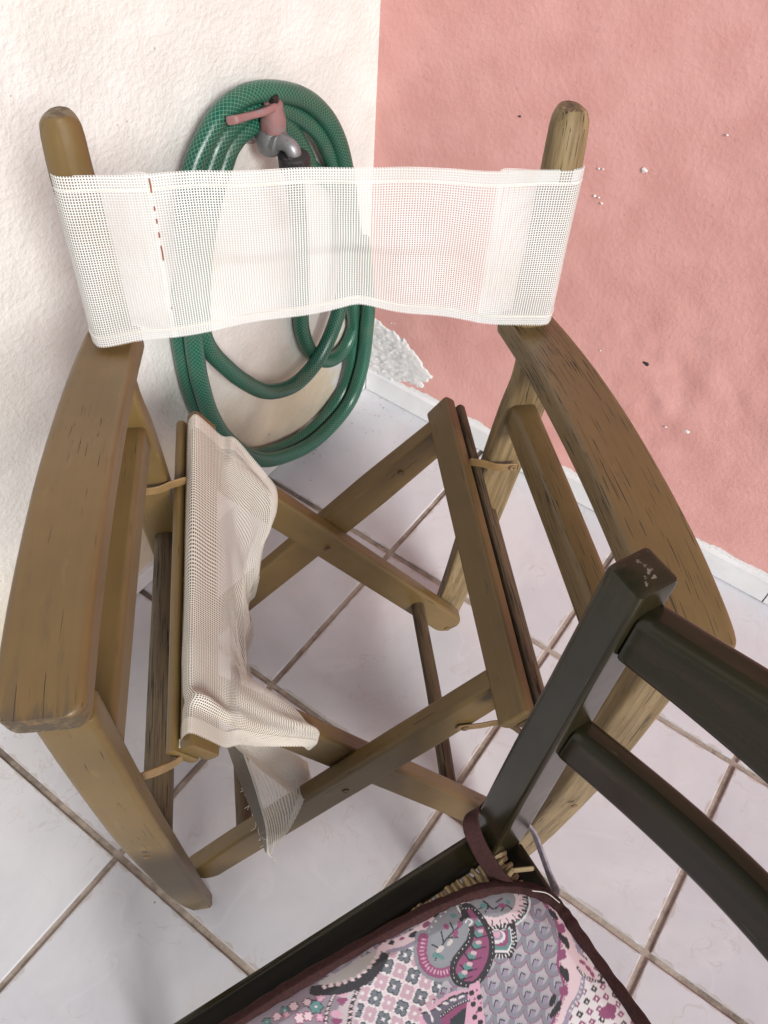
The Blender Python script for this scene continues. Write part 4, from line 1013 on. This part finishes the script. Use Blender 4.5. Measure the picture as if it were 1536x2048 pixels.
# big paisley drop
pz = sm([(922, 1832), (926, 1812), (940, 1814), (958, 1834), (972, 1856), (982, 1884), (982, 1915), (972, 1945), (956, 1968), (936, 1976), (912, 1972), (900, 1950), (904, 1925), (918, 1905), (932, 1885), (938, 1862), (926, 1850), (918, 1842)])
pz2 = sm([(932, 1826), (938, 1822), (952, 1840), (966, 1862), (974, 1888), (973, 1915), (963, 1942), (948, 1962), (934, 1967), (916, 1962), (909, 1946), (914, 1927), (928, 1908), (942, 1888), (946, 1864), (940, 1845)])
put(inside(pz) | near(pz, 3), BK); dots(sm([(924, 1820), (948, 1824), (974, 1862), (982, 1900), (972, 1946), (938, 1974), (906, 1960), (910, 1920), (934, 1888), (934, 1858)], 4), 1.1, WT)
an = np.sin(AX*.55)*np.sin(AY*.5)
put(inside(pz2), MG)
for (x, y) in ((955, 1850), (954, 1872), (950, 1895), (940, 1916), (932, 1938), (922, 1954)):
    m = inside(pz2); put(m & (ell(x, y, 10, 8, -45) < 1), TL); put(m & (ell(x+4, y-5, 6, 4, 0) < 1), srgb(222, 190, 196))
    put(m & near([(x-14, y-4), (x-4, y+10), (x+18, y+4)], 1.6), BK)
put(ell(934, 1850, 12, 9) < 1, srgb(142, 146, 152)); put(near(sm([(928, 1850), (934, 1843), (941, 1849), (936, 1856)]), 1.6), WT)
# pink spotted column and lower pointed motif
cl_ = inside([(935, 1975), (955, 1965), (968, 2060), (925, 2060)]); put(cl_, PK)
for k, (x, y) in enumerate(((940, 1990), (955, 1998), (943, 2012), (956, 2022), (946, 2038), (957, 2048))): put(ell(x, y, 5, 6, 20) < 1, BK)
dots([(946, 2002), (950, 1985), (950, 2028), (958, 2010)], 2.4, MG)
pt = sm([(836, 2038), (856, 2018), (882, 1998), (915, 1984), (945, 1986)])
put(inside(pt+[(945, 2070), (840, 2070)]) & ~cl_, PK); p2 = sm([(842, 2030), (866, 2022), (890, 2004), (918, 1992), (932, 1990)])
put(inside(p2+[(934, 2070), (860, 2060), (845, 2042)]) & ~cl_, srgb(106, 100, 118)); put(near(p2, 1.8), BK)
for k, (x, y, a) in enumerate(((856, 2028, 10), (874, 2020, -20), (889, 2010, -40), (904, 2003, -60), (920, 1998, -75), (862, 2041, 30))): put(ell(x, y, 7, 2.6, a+50) < 1, WT)
p3 = [(880, 2036), (905, 2016), (934, 2004), (938, 2070), (880, 2070)]; put(inside(p3) & ~cl_, MG); put(near(p3[:3], 3), BK); dots([tuple(q) for q in sm(p3[:3], 6)], 1.4, WT)
put(inside([(898, 2042), (920, 2024), (936, 2018), (936, 2070), (896, 2070)]) & ~cl_, srgb(30, 44, 52))
dots([(848, 2010), (866, 2002), (884, 1990), (900, 1982), (838, 2022)], 2.6, MG)
# pale pink border with blossoms and black leaves
bd = sm([(1075, 1790), (1098, 1825), (1112, 1862), (1113, 1900), (1110, 1935), (1122, 1975), (1112, 2015), (1095, 2060)])
rb = sm([(1120, 1815), (1140, 1850), (1150, 1890), (1152, 1920), (1155, 1965), (1150, 2000), (1128, 2035), (1112, 2060)])
band = inside(bd+rb[::-1]); put(band, LP); put(near(bd, 2.2), MG)
for k, q in enumerate(bd): put(ell(q[0]+3, q[1], 5, 1.3, 10 if k % 2 else -20) < 1, MG)
for (x, y) in ((1119, 1860), (1118, 1914), (1122, 1986), (1150, 1850)):
    for a in range(4): put(ell(x+4.5*math.cos(a*1.57+.6), y+6*math.sin(a*1.57+.6), 5.5, 6) < 1, MG)
for (x, y, a) in ((1128, 1890, 75), (1120, 1882, 60), (1127, 1955, 80), (1120, 1948, 70), (1110, 2018, -70), (1102, 2028, -60), (1104, 1832, 50), (1100, 2005, -70)): put(ell(x, y, 14, 5.5, a) < 1, BK)
put(near(sm([(1132, 1840), (1150, 1890), (1160, 1940), (1155, 1985), (1135, 2020), (1120, 2060)]), 4), LV)
dots(sm([(1146, 1890), (1154, 1930), (1158, 1968), (1150, 1998), (1134, 2026)], 3), 2.4, WT)
# small chequer beyond the border
sc = inside(sm([(1140, 1830), (1160, 1900), (1164, 1950), (1160, 1990), (1140, 2022), (1125, 2070)])+[(1420, 2070), (1300, 1850)])
put(sc, WT); ux = ((AX-1167)*.86+(AY-2007)*.5)/14.5; uy = (-(AX-1167)*.5+(AY-2007)*.86)/14.5
iu = np.floor(ux+.5); iv = np.floor(uy+.5); fu = np.abs(ux-iu); fv = np.abs(uy-iv); m = sc & ((iu+iv) % 2 == 0) & (np.maximum(fu, fv) < .40)
put(m, MG); put(m & ((iu % 3) == 0), BK); put(m & (np.hypot(fu, fv) < .16), WT)
st_ = inside(sm([(1148, 1905), (1172, 1925), (1188, 1950), (1195, 1965), (1160, 1950), (1150, 1930)])); put(st_, LP)
for (x, y, a) in ((1160, 1928, 30), (1172, 1940, 45), (1180, 1952, 60)): put(ell(x, y, 8, 4, a) < 1, MG)
put(near(sm([(1150, 1940), (1165, 1958), (1190, 1966), (1205, 1968)]), 3), BK); dots(sm([(1152, 1943), (1166, 1959), (1188, 1967)], 4), 1.8, WT)
put(inside(sm([(1196, 2022), (1212, 2010), (1228, 2018), (1220, 2036), (1204, 2042), (1190, 2034)])), MG)
# cloth relief: slight dome, seam pull near the piping
rim = 1-tt[None]*np.ones((n_o, 1))
Z = 1.418+.030*np.clip(rim/.10, 0, 1)**.6+.006*vnoise(X*9, Y*9, 71)*np.clip(rim/.1, 0, 1)
Vc = np.stack([X-CC[0], -(Y-CC[1]), Z], -1)*S
Vv = [tuple(q) for q in Vc.reshape(-1, 3)]
low = [(float((ol[i, 0]-CC[0])*S), float(-(ol[i, 1]-CC[1])*S), 1.392*S) for i in range(n_o)]
F = []
for i in range(n_o):
    i2 = (i+1) % n_o
    for j in range(MR-2): F.append((i*MR+j, i2*MR+j, i2*MR+j+1, i*MR+j+1))
nb = len(Vv); Vv += low
for i in range(n_o): F.append(((i+1) % n_o*MR, i*MR, nb+i, nb+(i+1) % n_o))
F.append(tuple(nb+i for i in range(n_o)))
# close the middle
for i in range(1, n_o-1): pass
F.append(tuple(i*MR+MR-2 for i in range(n_o)))
cushion = tag(empty('seat_cushion', tuple(dorg+np.array((0, 0, 1.392*S))), EA), 'thin paisley print cushion with maroon edging on the rush seat', 'cushion')
co = mesh_obj('cover', [(v[0], v[1], v[2]-1.392*S) for v in Vv], F, PRINT, cushion, sharp=180)
ca = co.data.color_attributes.new('paint', 'FLOAT_COLOR', 'POINT')
cc = np.ones((len(Vv), 4), np.float32); cc[:n_o*MR, :3] = np.clip(col.reshape(-1, 3)*.92, 0, .85); cc[n_o*MR:, :3] = .3
ca.data.foreach_set('color', cc.ravel())
def KC(a, b, z): return K(a, b, z)-np.array((0, 0, 1.392*S))
pp = [KC(q[0], q[1], 1.418+.003*math.sin(i*.35)) for i, q in enumerate(ol[::5])]
tube('piping', pp+[pp[0]], [.021*S*(1+.06*math.sin(i*1.3)) for i in range(len(pp)+1)], MAROON, cushion, 12, cap=False)
# ties: one round the post, one trailing over the back rail
def ribbon2(name, pts, wd, mat, wdir, par):
    P = [KC(*q) for q in pts]; return sweep(name, P, [wd*S]*len(P), .007*S, wdir, mat, par, .0009, 6)
ribbon2('tie', [(.140, .035, 1.412), (.105, .050, 1.425), (.06, .055, 1.440), (.01, .058, 1.462), (-.035, .052, 1.49), (-.056, .02, 1.505), (-.058, -.05, 1.51), (-.045, -.094, 1.51)], .048, MAROON, (0, .75, .66), cushion)
ribbon2('tie', [(.212, -.045, 1.415), (.200, -.072, 1.392), (.154, -.088, 1.385), (.105, -.094, 1.415), (.062, -.097, 1.445), (.035, -.09, 1.462), (0, -.092, 1.465)], .030, LILAC, (.5, 0, .85), cushion)
tube('loose_thread', catmull([KC(.175, -.002, 1.448), KC(.20, -.03, 1.452), KC(.235, -.043, 1.455)], 5), .0005, THREAD, cushion, 5)
